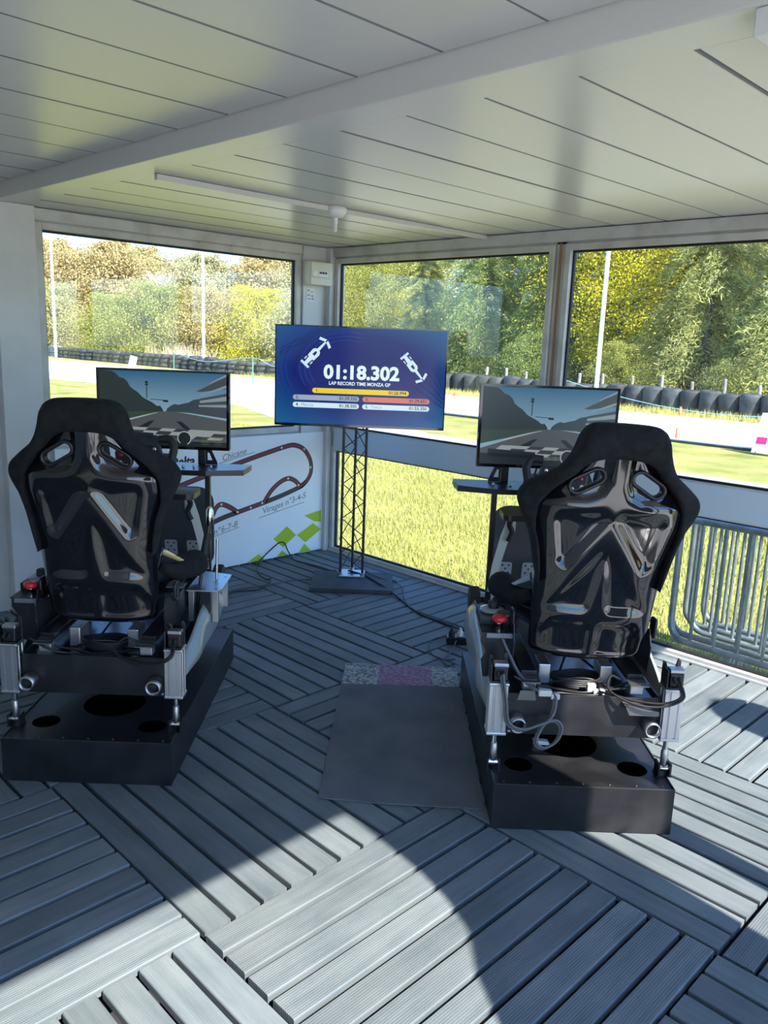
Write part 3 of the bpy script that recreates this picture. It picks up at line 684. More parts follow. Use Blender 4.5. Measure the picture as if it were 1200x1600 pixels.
    for sg, k in rows:
        for q, d in prof:
            x = ii[k].x+(oo[k].x-ii[k].x)*q; s_ = ii[k].y+(oo[k].y-ii[k].y)*q; head = max(0, min(1, (s_-.70)/.06))
            dd = dbase(x)*(1-head) + .004*head
            thin = max(.12, min(1, (s_-.27)/.16)); d2 = d if d < .02 else .02+(d-.02)*thin
            v.append(SEAT(sg*x, s_, dd+d2*(1+.5*head)))
    n = len(prof)
    for r_ in range(len(rows)-1):
        for j in range(n): f.append((r_*n+j, r_*n+(j+1) % n, (r_+1)*n+(j+1) % n, (r_+1)*n+j))
    MB().add(v, f, True).add(v[:n], [tuple(range(n))]).add(v[-n:], [tuple(range(n))[::-1]]).build('padded_border', M['fabric'], sh)
    # seat pan with rising sides
    Y = np.linspace(.225, .64, 40); uu = np.linspace(-1, 1, 61); yy = np.repeat(Y[:, None], 61, 1); U = np.repeat(uu[None, :], 40, 0)
    wy = np.interp(Y, [.135,.2,.5,.64], [.175,.185,.235,.215])[:, None]; hh = np.interp(Y, [.135,.22,.45,.58,.64], [.30,.24,.15,.10,.04])[:, None]; zz = np.interp(Y, [.135,.2,.5,.6,.64], [.60,.60,.56,.575,.61])[:, None]
    Xp = wy*np.sign(U)*np.abs(U)**.8*(1+.12*np.abs(U)**6); Zp = zz+hh*np.abs(U)**5
    pan = obj('seat_pan', grid_mesh('seat_pan', Xp+XC, yy, Zp), M['gloss_black'], sh); so = pan.modifiers.new('solid', 'SOLIDIFY'); so.thickness = .006
    cus = MB(); 
    obj('seat_cushion', grid_mesh('seat_cushion', (Xp*.93)[:, 4:-4]+XC, yy[:, 4:-4], (Zp+.05-.02*np.abs(U)**2)[:, 4:-4], flip=True), M['fabric'], sh)
    for sg in (-1, 1):
        pth = catmull([(sg*.205+XC,.25,.75),(sg*.225+XC,.36,.705),(sg*.244+XC,.45,.695),(sg*.254+XC,.54,.69),(sg*.25+XC,.61,.665),(sg*.24+XC,.65,.63)], 5)
        nn = len(pth); MB().tube(pth, [.018+.036*math.sin(math.pi*min(1, max(0, .9*(i/(nn-1))**1.3)))**.8 for i in range(nn)], 14).build('side_bolster', M['fabric'], sh)
        rg_ = MB(); o_ = arc_rect(.024, .032, .01, 3); n = len(o_)
        rg_.tube([(sg*.252+XC, .27+u*.9, .655+q) for u, q in o_], .006, 6, closed=True).build('belt_slot_trim', M['black_satin'], sh)
        MB().prism(arc_rect(.021,.029,.009,3), lambda u, q, w_, sg=sg: (sg*(.249+w_)+XC, .27+u*.9, .655+q), 0, .003).build('belt_slot', M['rubber'], sh)
    return sh

def emi(name, col, st=1., rough=.36, spec=.55):
    return principled(name, (.012,.012,.013), rough, spec=spec, emit=col, estr=st)
E_ = {'trees': emi('scr_trees', (.010,.016,.014)), 'grass': emi('scr_grass', (.016,.030,.018)), 'road': emi('scr_road', (.040,.046,.048)), 'stand': emi('scr_stand', (.024,.032,.038)),
      'stand_l': emi('scr_stand_light', (.13,.17,.19)), 'dark': emi('scr_dark', (.004,.006,.008)), 'white': emi('scr_white', (.17,.19,.19)), 'line': emi('scr_line', (.22,.24,.23)), 'grey': emi('scr_grey', (.016,.019,.021)), 'hud': emi('scr_hud', (.05,.09,.03)), 'hill': emi('scr_hill', (.016,.028,.036))}
def sky_screen():
    m = emi('scr_sky', (.02,.09,.18)); tc = node(m, 'ShaderNodeTexCoord'); sx = node(m, 'ShaderNodeSeparateXYZ'); cr = node(m, 'ShaderNodeValToRGB'); link(m, tc.outputs['Generated'], sx.inputs[0])
    e = cr.color_ramp.elements; e[0].position = .45; e[0].color = (.13,.22,.27,1); e[1].position = 1; e[1].color = (.012,.065,.13,1)
    link(m, sx.outputs['Z'], cr.inputs[0]); link(m, cr.outputs[0], bsdf(m).inputs['Emission Color']); return m
E_['sky'] = sky_screen()
MW, MH, MX0, MZ0, MY = .586, .340, -.291, 1.092, 1.098
def screen_piece(name, polys, mat, parent, lift, rect=(MX0, MZ0, MW, MH, MY)):
    x0, z0, w, h, y = rect; m = MB()
    for p in polys: m.add([(x0+u*w, y-lift*.00035, z0+(1-v)*h) for u, v in p], [tuple(range(len(p)))])
    return m.build(name, mat, parent)
def racing_screen(mon):
    P = lambda nm, polys, mt, l: screen_piece(nm, polys, E_[mt], mon, l)
    P('screen', [[(0,0),(1,0),(1,1),(0,1)]], 'sky', 0)
    P('screen_road', [[(0,.80),(.46,.53),(.60,.53),(1,.63),(1,1),(0,1)]], 'road', 1)
    P('screen_verge', [[(0,.49),(.48,.515),(.46,.535),(.2,.655),(0,.74)]], 'grass', 2)
    tr = [(0,0),(.10,.01),(.14,.05),(.16,.09),(.19,.10),(.22,.14),(.24,.21),(.27,.25),(.30,.28),(.34,.35),(.38,.385),(.42,.42),(.45,.46),(.475,.455),(.495,.50),(.50,.53),(0,.56)]
    P('screen_wood', [tr], 'trees', 3)
    P('screen_far_wood', [[(.52,.53),(.53,.49),(.56,.45),(.59,.425),(.62,.435),(.66,.415),(.70,.40),(.74,.36),(.79,.345),(.80,.55),(.6,.53)]], 'hill', 2)
    P('screen_grandstand', [[(1,.02),(.86,.16),(.76,.245),(.80,.25),(1,.20)], [(1,.26),(.79,.34),(.78,.48),(.66,.53),(1,.60)]], 'stand', 4)
    P('screen_grandstand_edges', [[(1,.005),(.87,.125),(.87,.14),(1,.035)], [(1,.15),(.80,.285),(.80,.30),(1,.185)], [(1,.30),(.79,.37),(.79,.40),(1,.36)], [(1,.41),(.78,.43),(.78,.45),(1,.45)]], 'stand_l', 5)
    P('screen_gantry', [[(.36,.135),(.385,.135),(.385,.155),(.36,.155)], [(.36,.165),(.385,.165),(.385,.185),(.36,.185)], [(.369,.13),(.376,.13),(.376,.36),(.369,.36)], [(.40,.365),(.50,.375),(.50,.383),(.40,.373)], [(.50,.372),(.54,.376),(.54,.405),(.50,.40)]], 'dark', 6)
    P('screen_track_line', [[(.18,.672),(.45,.545),(.46,.548),(.18,.69)]], 'line', 6)
    P('screen_car_shadow', [[(.20,.84),(.40,.66),(.43,.66),(.30,.86)], [(.60,.66),(.64,.66),(.76,.82),(.70,.82)]], 'dark', 6)
    ch = []; ck = []
    for r_, (v0, v1, sk) in enumerate(((.745,.785,.02),(.785,.835,.05),(.835,.875,.03))):
        for c_ in range(8):
            u0 = .16+c_*.11-r_*.03; u1 = u0+.11; q = [(max(0,min(1,u0)),v0+.03*u0), (max(0,min(1,u1)),v0+.03*u1), (max(0,min(1,u1-.03)),v1+.03*u1), (max(0,min(1,u0-.03)),v1+.03*u0)]
            (ch if (r_+c_) % 2 else ck).append(q)
    P('screen_bonnet_light', ch+[q for i, q in enumerate(ck) if i % 3 == 0], 'white', 7); P('screen_bonnet_dark', [q for i, q in enumerate(ck) if i % 3], 'grey', 8)
    P('screen_dashboard', [[(0,.86),(.45,.86),(.47,.93),(1,.93),(1,1),(0,1)], [(.06,.80),(.42,.83),(.42,.92),(.06,.90)]], 'dark', 9)
    rg_ = [[( .665+.052*math.cos(a0)*.58/1, .90+.052*math.sin(a0)) for a0 in ()]]
    cx, cy, ru, rv = .665, .885, .056, .096; N = 28; qs = []
    for i in range(3, N-2):
        a0 = math.pi/2+2*math.pi*i/N; a1 = math.pi/2+2*math.pi*(i+1)/N
        qs.append([(cx+ru*math.cos(a0), cy+rv*math.sin(a0)), (cx+ru*math.cos(a1), cy+rv*math.sin(a1)), (cx+ru*.86*math.cos(a1), cy+rv*.86*math.sin(a1)), (cx+ru*.86*math.cos(a0), cy+rv*.86*math.sin(a0))])
    P('screen_dial_face', [[(cx+ru*math.cos(2*math.pi*i/24), cy+rv*math.sin(2*math.pi*i/24)) for i in range(24)]], 'dark', 10); P('screen_dial_ring', qs, 'line', 11)
    hud = []
    for r_ in range(4): hud += [[(.80,.87+.03*r_),(.86,.87+.03*r_),(.86,.877+.03*r_),(.80,.877+.03*r_)], [(.90,.87+.03*r_),(.96,.87+.03*r_),(.96,.877+.03*r_),(.90,.877+.03*r_)]]
    for r_ in range(2): hud += [[(.46+.05*c_,.885+.03*r_),(.485+.05*c_,.885+.03*r_),(.485+.05*c_,.9+.03*r_),(.46+.05*c_,.9+.03*r_)] for c_ in range(3)]
    P('screen_readouts', hud, 'hud', 11)

def mesh_mat():
    m = principled('perforated', (.1,.1,.1), .4, .6); tc = node(m, 'ShaderNodeTexCoord'); mp = node(m, 'ShaderNodeMapping'); mp.inputs['Rotation'].default_value = (0, math.radians(45), 0); link(m, tc.outputs['Object'], mp.inputs[0])
    v = node(m, 'ShaderNodeTexVoronoi'); v.inputs['Scale'].default_value = 85.; v.inputs['Randomness'].default_value = 0.; link(m, mp.outputs[0], v.inputs['Vector'])
    cr = node(m, 'ShaderNodeValToRGB'); e = cr.color_ramp.elements; e[0].position = .36; e[0].color = (.01,.01,.01,1); e[1].position = .42; e[1].color = (.11,.115,.12,1)
    link(m, v.outputs['Distance'], cr.inputs[0]); link(m, cr.outputs[0], bsdf(m).inputs['Base Color']); return m
M['perf'] = mesh_mat()

def actuator(root, x, y, out):
    """electric lifting cylinder; out = +1/-1 side it faces"""
    pr = []
    for sx, sy in ((1,1),(-1,1),(-1,-1),(1,-1)):
        a, b, g = .031, .031, .006
        q = [(a,.014),(a,b),(.014,b),(.012,b-g),(-.012,b-g)] if False else None
    h = .031; g = .005
    notch = lambda p0, p1: [p0, p1]
    outl = []
    for k in range(4):
        c, s = math.cos(k*math.pi/2), math.sin(k*math.pi/2)
        for u, v in ((h,-h),(h,-.019),(h-g,-.016),(h-g,-.012),(h,-.010),(h,.010),(h-g,.012),(h-g,.016),(h,.019)): outl.append((u*c-v*s, u*s+v*c))
    body = MB().prism(outl, lambda u, v, w: (x+u, y+v, w), .312, .485).build('actuator', M['alu'], root)
    for z0, z1 in ((.303,.314),(.483,.494)): MB().cbox((x, y, (z0+z1)/2), (.068,.068,z1-z0)).build('end_cap', M['alu'], body, .003)
    MB().cyl((x,y,.215),(x,y,.304),.0085,14).build('piston_rod', M['chrome'], body)
    MB().lathe([(.011,.196),(.0125,.20),(.0125,.25),(.0105,.255),(.0105,.262),(.0085,.263)], 14, Matrix.Translation((x,y,0))).build('rod_end', M['steel'], body)
    MB().cyl((x-.016,y,.190),(x+.016,y,.190),.013,14).build('pivot', M['chrome'], body)
    m = MB()
    for sx in (-1,1): m.box((x+sx*.02-.003,y-.022,.166),(x+sx*.02+.003,y+.022,.212))
    m.box((x-.026,y-.024,.165),(x+.026,y+.024,.169)); m.build('clevis', M['black_steel'], body)
    # drive housing on top, open fork shape
    m = MB()
    m.prism([(-.031,.494),(.031,.494),(.031,.575),(.02,.585),(.012,.55),(-.012,.545),(-.02,.57),(-.031,.575)], lambda u, v, w: (x+u, y+.031-w, v), 0, .008)
    m.box((x-.032,y-.03,.494),(x-.026,y+.03,.56)); m.box((x-.03,y-.03,.494),(x+.03,y+.03,.500)); m.build('motor_bracket', M['black_steel'], body, .002)
    MB().cbox((x+.004, y-.004, .525), (.046,.046,.048)).build('motor_housing', M['black_satin'], body, .004)
    MB().cbox((x+.004, y-.008, .555), (.05,.036,.014)).build('terminal_cover', M['steel'], body, .003)
    for dx in (-.008,.01): MB().cyl((x+dx, y-.03, .532), (x+dx, y-.045, .520), .006, 8).build('cable_gland', M['rubber'], body)
    return body

def build_rig(label, loc, lean=0.):
    root = empty('racing_simulator', loc, math.radians(-45)); tag(root, label, 'simulator')
    # base box
    base = MB(); x, L_, H = .305, 1.2, .165
    base.box((-x,0,.002),(x,.003,H)); base.box((-x,L_-.003,.002),(x,L_,H)); base.box((-x,.003,.002),(-x+.003,L_-.003,H)); base.box((x-.003,.003,.002),(x,L_-.003,H)); MB().box((-x+.0035,.0035,.003),(x-.0035,L_-.0035,.006))
    b = base.build('base_box', M['black_steel'], root)
    MB().box((-x+.0035,.0035,.003),(x-.0035,L_-.0035,.006)).build('base_floor', M['sub_black'], b)
    plate_holes([(-x+.0035,.0035),(x-.0035,.0035),(x-.0035,L_-.0035),(-x+.0035,L_-.0035)], [circ(0,.32,.118,40), circ(-.2,.145,.05), circ(.2,.138,.052), circ(0,.85,.15,32)], lambda u, v, w: (u, v, w), H-.001, H-.004).build('top_plate', M['black_steel'], b)
    for sx in (-1, 1): MB().box((sx*x-.004 if sx > 0 else sx*x, .0, H),(sx*x if sx > 0 else sx*x+.004, L_, H+.004)).build('edge_lip', M['steel_edge'], b)
    MB().box((-x,0,H),(x,.004,H+.003)).build('edge_lip', M['steel_edge'], b)
    for k in range(7): MB().lathe([(.004,H-.001),(.004,H+.002),(0,H+.003)], 8, Matrix.Translation((-.27+.09*k,.022,0))).build('rivet', M['steel_edge'], b)
    # moving frame
    fr = MB(); fr.box((-.262,.108,.30),(.262,.114,.445)).build
    f = MB().box((-.262,.108,.298),(.262,.114,.446)).build('frame', M['black_steel'], root, .001)
    for sx in (-1, 1): MB().box((sx*.262-.004 if sx > 0 else sx*.262,.1145,.30),(sx*.262 if sx > 0 else sx*.262+.004,1.18,.446)).build('side_plate', M['black_steel'], f)
    MB().box((-.2575,.1145,.425),(.2575,1.176,.430)).build('tray', M['tray'], f); MB().box((-.257,1.177,.30),(.257,1.181,.446)).build('front_plate', M['black_steel'], f)
    for sx in (-1, 1):
        Mx = Matrix.Translation((sx*.228,.107,.352)) @ Matrix.Rotation(math.radians(90), 4, 'X')
        te = MB().lathe([(.0215,.0),(.027,.0),(.027,.055),(.0215,.055),(.0215,.03)], 20, Mx).build('tube_end', M['steel'], f)
        MB().lathe([(.0214,.031),(.0214,.034),(0,.034)], 20, Mx).build('bore_shade', M['rubber'], f)  # dark disc set in the tube end for the shade of its hollow
    for sx in (-1, 1):
        MB().lathe([(.006,0),(.006,.004),(0,.005)],8,Matrix.Translation((sx*.25,.107,.308))@Matrix.Rotation(math.radians(90),4,'X')).build('bolt', M['steel'], f)
    for sx in (-1, 1):
        actuator(root, sx*.297, .11, sx)
    sh = seat_back(root); sh.rotation_euler.y = lean; sh.location.x = -math.sin(lean)*.56
    # seat runners, mounts
    for sx in (-1, 1):
        xo = sx*.185
        rn = plate_holes([(xo-.032,.10),(xo+.032,.10),(xo+.032,.58),(xo-.032,.58)], [arc_s(xo, .125+.035*k, .022, .004) for k in range(5)], lambda u, v, w: (u, v, w), .492, .488).build('seat_runner', M['runner'], root)
        MB().box((xo-.022,.13,.447),(xo+.022,.17,.487)).build('runner_foot', M['alu'], rn, .002); MB().box((xo-.022,.5,.447),(xo+.022,.55,.487)).build('runner_foot', M['alu'], rn, .002)
        MB().box((xo-.028,.16,.493),(xo+.028,.58,.510)).build('slide_rail', M['black_satin'], rn, .003)
        MB().prism([(.2,.50),(.56,.50),(.56,.545),(.50,.60),(.42,.60),(.36,.56),(.28,.62),(.22,.66),(.19,.60)], lambda u, v, w, sx=sx: (sx*(.236+w), u, v), 0, .004).build('side_mount', M['black_steel'], rn)
        MB().box((sx*.236-.02 if sx > 0 else sx*.236, .30,.655),(sx*.236+.045 if sx > 0 else sx*.236+.02-.065,.36,.660)).build('mount_flange', M['fairing_dark'], rn)
    for xx in (-.115,.105): MB().box((xx-.021,.235,.4305),(xx+.021,.33,.505)).build('control_box', M['alu'], root, .004)
    # cables lying on the tray
    m = MB(); r = random.Random(3)
    for k in range(5):
        c = Vector((.0,.245,.435+.007*k)); m.tube([c+Vector((.075*(1+.05*k)*math.cos(a)+r.uniform(-.004,.004), .05*math.sin(a), .003*math.sin(2*a))) for a in [2*math.pi*i/22 for i in range(22)]], .0048, 6, closed=True)
    m.build('cable_coil', M['wire'], root)
    for pts in ([(-.20,.15,.47),(-.1,.17,.445),(0,.15,.44),(.1,.16,.45),(.19,.14,.47)], [(-.24,.13,.50),(-.16,.12,.46),(-.07,.14,.44),(.05,.13,.442),(.12,.2,.44),(.20,.2,.47)],
                [(.297,.065,.52),(.30,.03,.49),(.25,.035,.462),(.17,.06,.455),(.10,.09,.46),(.06,.14,.45)], [(.307,.065,.52),(.305,.025,.485),(.24,.03,.452),(.15,.05,.45),(.08,.10,.475),(.10,.16,.50),(.14,.18,.48)],
                [(-.05,.3,.44),(0,.38,.50),(.06,.42,.46),(.1,.36,.44)], [(-.1,.22,.44),(-.03,.2,.47),(.05,.22,.46),(.11,.19,.445)]):
        MB().tube(catmull(pts, 6), .0045, 6).build('cable', M['wire'], root)
    # side fairings
    for sx in (-1, 1):
        NY, NT = 26, 15; Y = np.linspace(.155, .86, NY); t = np.linspace(0, 1, NT)
        zb = np.interp(Y, [.155,.3,.6,.86], [.33,.325,.33,.37]); zt = np.interp(Y, [.155,.25,.45,.65,.80,.86], [.40,.44,.51,.565,.555,.52]); bl = np.interp(Y, [.155,.3,.6,.8,.86], [.045,.07,.086,.07,.04])
        Z = zb[:, None]+(zt-zb)[:, None]*t[None, :]; Xf = .268+bl[:, None]*np.sin(np.pi*(.10+.78*t))[None, :]+.012*t[None, :]
        dent = .016*np.exp(-((t[None, :]-.55)/.22)**2)*np.exp(-((Y[:, None]-.5)/.14)**4); Xf = Xf-dent
        o = obj('side_fairing', grid_mesh('side_fairing', sx*Xf, np.repeat(Y[:, None], NT, 1), Z, flip=sx < 0), M['fairing'], root); so = o.modifiers.new('solid', 'SOLIDIFY'); so.thickness = .004
        MB().prism(circ(.15,.365,.052,24), lambda u, v, w, sx=sx: (sx*(.300+w), u, v), 0, .005).build('end_disc', M['black_steel'], o, .001)
        for a in (.5,2.2,4.0): MB().cyl((sx*.304,.15+.036*math.cos(a),.365+.036*math.sin(a)),(sx*.309,.15+.036*math.cos(a),.365+.036*math.sin(a)),.005,8).build('bolt', M['steel'], o)
        MB().prism([(.80,.47),(.88,.50),(.89,.57),(.85,.60),(.79,.58),(.78,.52)], lambda u, v, w, sx=sx: (sx*(.285+w), u, v), 0, .045).build('rubber_pad', M['rubber'], o, .008)
    # emergency stop on its bracket, left side
    br = MB().prism([(-.335,.45),(-.262,.45),(-.262,.615),(-.345,.615),(-.348,.58),(-.325,.55),(-.345,.515)], lambda u, v, w: (u, .235+w, v), 0, .004).build('stop_bracket', M['black_steel'], root)
    MB().box((-.348,.225,.6155),(-.225,.33,.6195)).build('bracket_shelf', M['black_steel'], br); MB().box((-.332,.221,.60),(-.236,.2245,.618)).build('bracket_tab', M['fairing_dark'], br, .002)
    e = MB().lathe([(.013,.620),(.013,.640),(.018,.641),(.018,.648)], 16, Matrix.Translation((-.283,.262,0))).build('emergency_stop', M['chrome'], root)
    MB().lathe([(.017,.648),(.026,.654),(.027,.664),(.022,.671),(0,.673)], 20, Matrix.Translation((-.283,.262,0))).build('push_button', M['red'], e)
    kn = MB().lathe([(.045,.6205),(.045,.628),(.03,.632)], 20, Matrix.Translation((-.295,.38,.03))).build('selector_dial', M['fairing'], root)
    MB().lathe([(.02,.632),(.02,.655),(.012,.66),(0,.66)], 14, Matrix.Translation((-.29,.38,.03))).build('knob', M['rubber'], kn); MB().box((-.345,.31,.615),(-.24,.45,.6495)).build('pedestal', M['black_steel'], kn)
    # dash plate, wheel base, steering wheel
    d = plate_holes(arc_off(arc_rect(.215,.085,.03,4), 0, .845), [], lambda u, v, w: (u, v, w), .930, .905).build('dash_plate', M['black_satin'], root, .003)
    MB().box((-.08,.80,.931),(.08,.98,1.075)).build('wheel_base', M['black_satin'], d, .012); MB().cyl((0,.80,1.055),(0,.735,1.078),.026,16).build('wheel_hub', M['steel'], d)
    for sx in (-1, 1): MB().tube(catmull([(sx*.15,.90,.903),(sx*.165,.92,.86),(sx*.15,.93,.82),(sx*.165,.93,.78)], 4), .012, 8).build('dash_hook', M['rubber'], d)
    Rm = Matrix.Translation((0,.715,1.085)) @ Matrix.Rotation(math.radians(-14), 4, 'X')
    sw = MB().prism([(-.085,-.055),(.085,-.055),(.10,.02),(.085,.06),(-.085,.06),(-.10,.02)], lambda u, v, w: Rm @ Vector((u, w, v)), -.016, .016).build('steering_wheel', M['black_satin'], root, .006)
    for sx in (-1, 1): MB().tube([Rm @ Vector(q) for q in catmull([(sx*.08,0,.085),(sx*.125,0,.085),(sx*.145,0,.05),(sx*.138,.0,0),(sx*.148,0,-.05),(sx*.12,0,-.095),(sx*.075,0,-.085)], 4)], .017, 10).build('grip', M['rubber'], sw)
    MB().prism([(-.045,.005),(.045,.005),(.045,.045),(-.045,.045)], lambda u, v, w: Rm @ Vector((u, w, v)), -.020, -.0165).build('wheel_display', M['gloss_black'], sw)
    rr = random.Random(4)
    for k, (u, v) in enumerate(((-.07,.04),(-.07,.012),(-.072,-.02),(.07,.04),(.07,.012),(.072,-.02),(-.035,-.03),(.0,-.035),(.035,-.03))):
        MB().lathe([(.008,0),(.008,.008),(.005,.010),(0,.010)], 10, Rm @ Matrix.Translation((u,-.016,v)) @ Matrix.Rotation(math.radians(90), 4, 'X')).build('wheel_button', [M['chrome'], M['red'], M['white_plastic']][k % 3], sw)
    # cowl arch, perforated kick plate, pedals
    for sx in (-1, 1):
        arch = [(.135,.90),(.165,.90),(.195,.80),(.222,.66),(.238,.50),(.238,.447),(.205,.447),(.205,.52),(.19,.64),(.165,.76),(.15,.80),(.135,.82)]
        MB().prism([(sx*u, v) for u, v in arch], lambda u, v, w: (u, .93+w+.15*(.9-v), v), 0, .006).build('cowl_arch', M['dash_white'], root)
    k = MB().prism(arc_off(arc_rect(.19,.21,.08,5), 0, .655), lambda u, v, w: (u, 1.30+w, v), 0, .004).build('kick_plate', M['perf'], root)
    for xx in (-.12, -.01, .10):
        pd = plate_holes(arc_off(arc_rect(.03,.042,.010,3), xx, .565), [circ(xx+dx,.565+dz,.006,10) for dx, dz in ((-.015,.026),(.015,.026),(0,.008),(-.015,-.012),(.015,-.012),(0,-.03))], lambda u, v, w: (u, 1.235+w-.25*(v-.565), v), 0, .005).build('pedal', M['pedal'], root)
        MB().cyl((xx,1.245,.56),(xx,1.26,.44),.008,8).build('pedal_arm', M['steel'], pd)
    # table, posts, monitor
    tb = plate_holes([(-.395,1.2),(-.395,1.13),(-.385,1.02),(-.225,.965),(.225,.965),(.385,1.02),(.395,1.13),(.395,1.2)], [], lambda u, v, w: (u, v, w), 1.0, .978).build('monitor_shelf', M['black_satin'], root, .002)
    for sx in (-1, 1):
        MB().box((sx*.228-.012,.985,.447),(sx*.228+.012,1.009,.9775)).build('shelf_post', M['black_satin'], root, .003)
        MB().box((sx*.165-.017,1.150,1.0005),(sx*.165+.017,1.172,1.16)).build('monitor_column', M['black_satin'], tb, .002)
        pl = [(sx*.183,1.001),(sx*.238,1.001),(sx*.238,1.012),(sx*.2,1.095),(sx*.183,1.095)]; ho = [(sx*.192,1.022),(sx*.215,1.022),(sx*.2,1.058),(sx*.192,1.058)]
        plate_holes(pl, [ho], lambda u, v, w: (u, 1.158+w, v), 0, .005).build('gusset', M['black_satin'], tb)
        for q in ((.15,1.06),(.225,1.075),(.10,1.06)): MB().lathe([(.007,1.0005),(.007,1.006),(.004,1.012),(0,1.012)], 8, Matrix.Translation((sx*q[0],q[1],0))).build('bolt', M['steel'], tb)
    mon = MB().box((MX0-.012,MY+.003,MZ0-.014),(MX0+MW+.012,MY+.035,MZ0+MH+.010)).build('monitor', M['black_satin'], root, .004)
    bz = MB()
    for a, b_ in (((MX0-.012,MY-.004,MZ0+MH),(MX0+MW+.012,MY+.003,MZ0+MH+.010)), ((MX0-.012,MY-.004,MZ0-.014),(MX0+MW+.012,MY+.003,MZ0)), ((MX0-.012,MY-.004,MZ0),(MX0,MY+.003,MZ0+MH)), ((MX0+MW,MY-.004,MZ0),(MX0+MW+.012,MY+.003,MZ0+MH))): bz.box(a, b_)
    bz.build('bezel', M['gloss_black'], mon)
    MB().box((MX0+.12,MY+.035,MZ0+.05),(MX0+MW-.12,MY+.06,MZ0+.24)).build('rear_cover', M['black_satin'], mon, .01)
    racing_screen(mon)
    MB().tube(catmull([(-.02,1.13,1.10),(-.03,1.15,1.04),(-.04,1.10,1.015),(-.1,1.05,1.005)], 5), .004, 6).build('monitor_cable', M['wire'], mon)
    return root
def arc_s(cx, cy, hw, r): return stadium(cx, cy, hw, r, 0, 4)
def arc_off(pts, dx, dy): return [(u+dx, v+dy) for u, v in pts]
M['sub_black'] = principled('matt_black', (.004,.004,.004), .95, spec=.05)
M['steel_edge'] = principled('worn_edge', (.06,.06,.065), .35, .5)
M['pedal'] = principled('pedal_alloy', (.60,.61,.63), .4, .2)
M['tray'] = principled('tray_steel', (.05,.055,.065), .22, .8)
M['runner'] = principled('runner_steel', (.17,.18,.18), .4, .8)
M['fairing_dark'] = principled('bracket_grey', (.16,.18,.20), .4, .3)
rig1 = build_rig('racing simulator on the left with a hand brake lever beside its seat', (-2.893,-2.068,0))
rig2 = build_rig('racing simulator on the right beside the mat with a cable loop behind', (-1.794,-3.437,0), math.radians(2.2))
# left rig: hand brake on a drilled platform
pf = plate_holes([(.245,.50),(.375,.50),(.385,.53),(.385,.74),(.26,.78),(.245,.74)], [circ(.265,.53,.006,8), circ(.36,.53,.006,8), circ(.365,.70,.006,8), circ(.27,.74,.006,8), circ(.33,.62,.007,8), circ(.35,.60,.007,8)], lambda u, v, w: (u, v, w), .585, .580).build('lever_platform', M['alu'], rig1)
for xx, yy in ((.262,.52),(.36,.52),(.36,.72),(.262,.72)): MB().box((xx-.012,yy-.012,.447),(xx+.012,yy+.012,.579)).build('pillar', M['steel'], pf, .002)
MB().box((.30,.50,.45),(.34,.53,.579)).build('bracket', M['black_steel'], pf)
hb = MB().tube([(.27,.56,.46),(.285,.575,.60),(.298,.59,.70)], .007, 8).build('hand_brake', M['black_satin'], rig1)
MB().tube([(.296,.588,.690),(.312,.606,.800)], [.018,.016], 14).build('grip', M['rubber'], hb)
MB().lathe([(.012,0),(.021,.004),(.021,.016),(.014,.02)], 16, Matrix.Translation((.296,.586,.678))).build('collar', M['chrome'], hb)
MB().tube([(.312,.606,.800),(.316,.611,.835)], .010, 10).build('shaft', M['black_satin'], hb); MB().lathe([(.012,0),(.016,.004),(.016,.064),(.012,.07),(.012,.074),(.006,.08),(0,.08)], 16, Matrix.Translation((.318,.613,.833))).build('knob', M['chrome'], hb)
for dx in (0,): MB().cyl((.335+dx,.66,.585),(.335+dx,.68,.76),.006,8).build('guide_rod', M['steel'], pf)
# right rig: looped grey cable and pale connectors at the back
lp = catmull([(-.297,.06,.53),(-.285,.03,.45),(-.27,.035,.37),(-.22,.04,.345),(-.16,.05,.36),(-.11,.06,.372),(-.085,.06,.345),(-.10,.055,.30),(-.14,.05,.275),(-.17,.05,.295),(-.155,.055,.345),(-.12,.06,.39),(-.11,.075,.44),(-.12,.09,.455)], 6)
MB().tube(lp, .0052, 7).build('looped_cable', M['wire_grey'], rig2); MB().tube([p+Vector((.006,-.006,.007)) for p in lp], .0048, 7).build('looped_cable', M['wire_grey'], rig2)
MB().tube(catmull([(-.275,.22,.60),(-.25,.19,.55),(-.22,.15,.50),(-.18,.11,.47),(-.15,.09,.465)], 5), .006, 7).build('cable', M['wire_grey'], rig2)
for c, s in (((-.14,.088,.462),(.045,.022,.022)), ((-.105,.085,.452),(.03,.02,.02)), ((.035,.16,.455),(.03,.022,.03)), ((.06,.15,.445),(.04,.02,.018))): MB().cbox(c, s).build('connector', M['connector'], rig2, .004)
MB().prism([(.145,.402),(.245,.402),(.245,.418),(.16,.432),(.13,.432)], lambda u, v, w: (u, .107-w, v), 0, .045).build('rear_tab', M['runner'], rig2)
MB().prism([(-.23,.425),(-.165,.425),(-.17,.46),(-.22,.46)], lambda u, v, w: (u, .105-w*.2, v), 0, .01).build('rear_tab', M['runner'], rig2)
MB().prism([(-.035,.018),(.02,.014),(.03,.0),(-.025,0)], lambda u, v, w: (-.09+u, .285+w, .166+v), 0, .02).build('torn_label', M['white_plastic'], rig2)

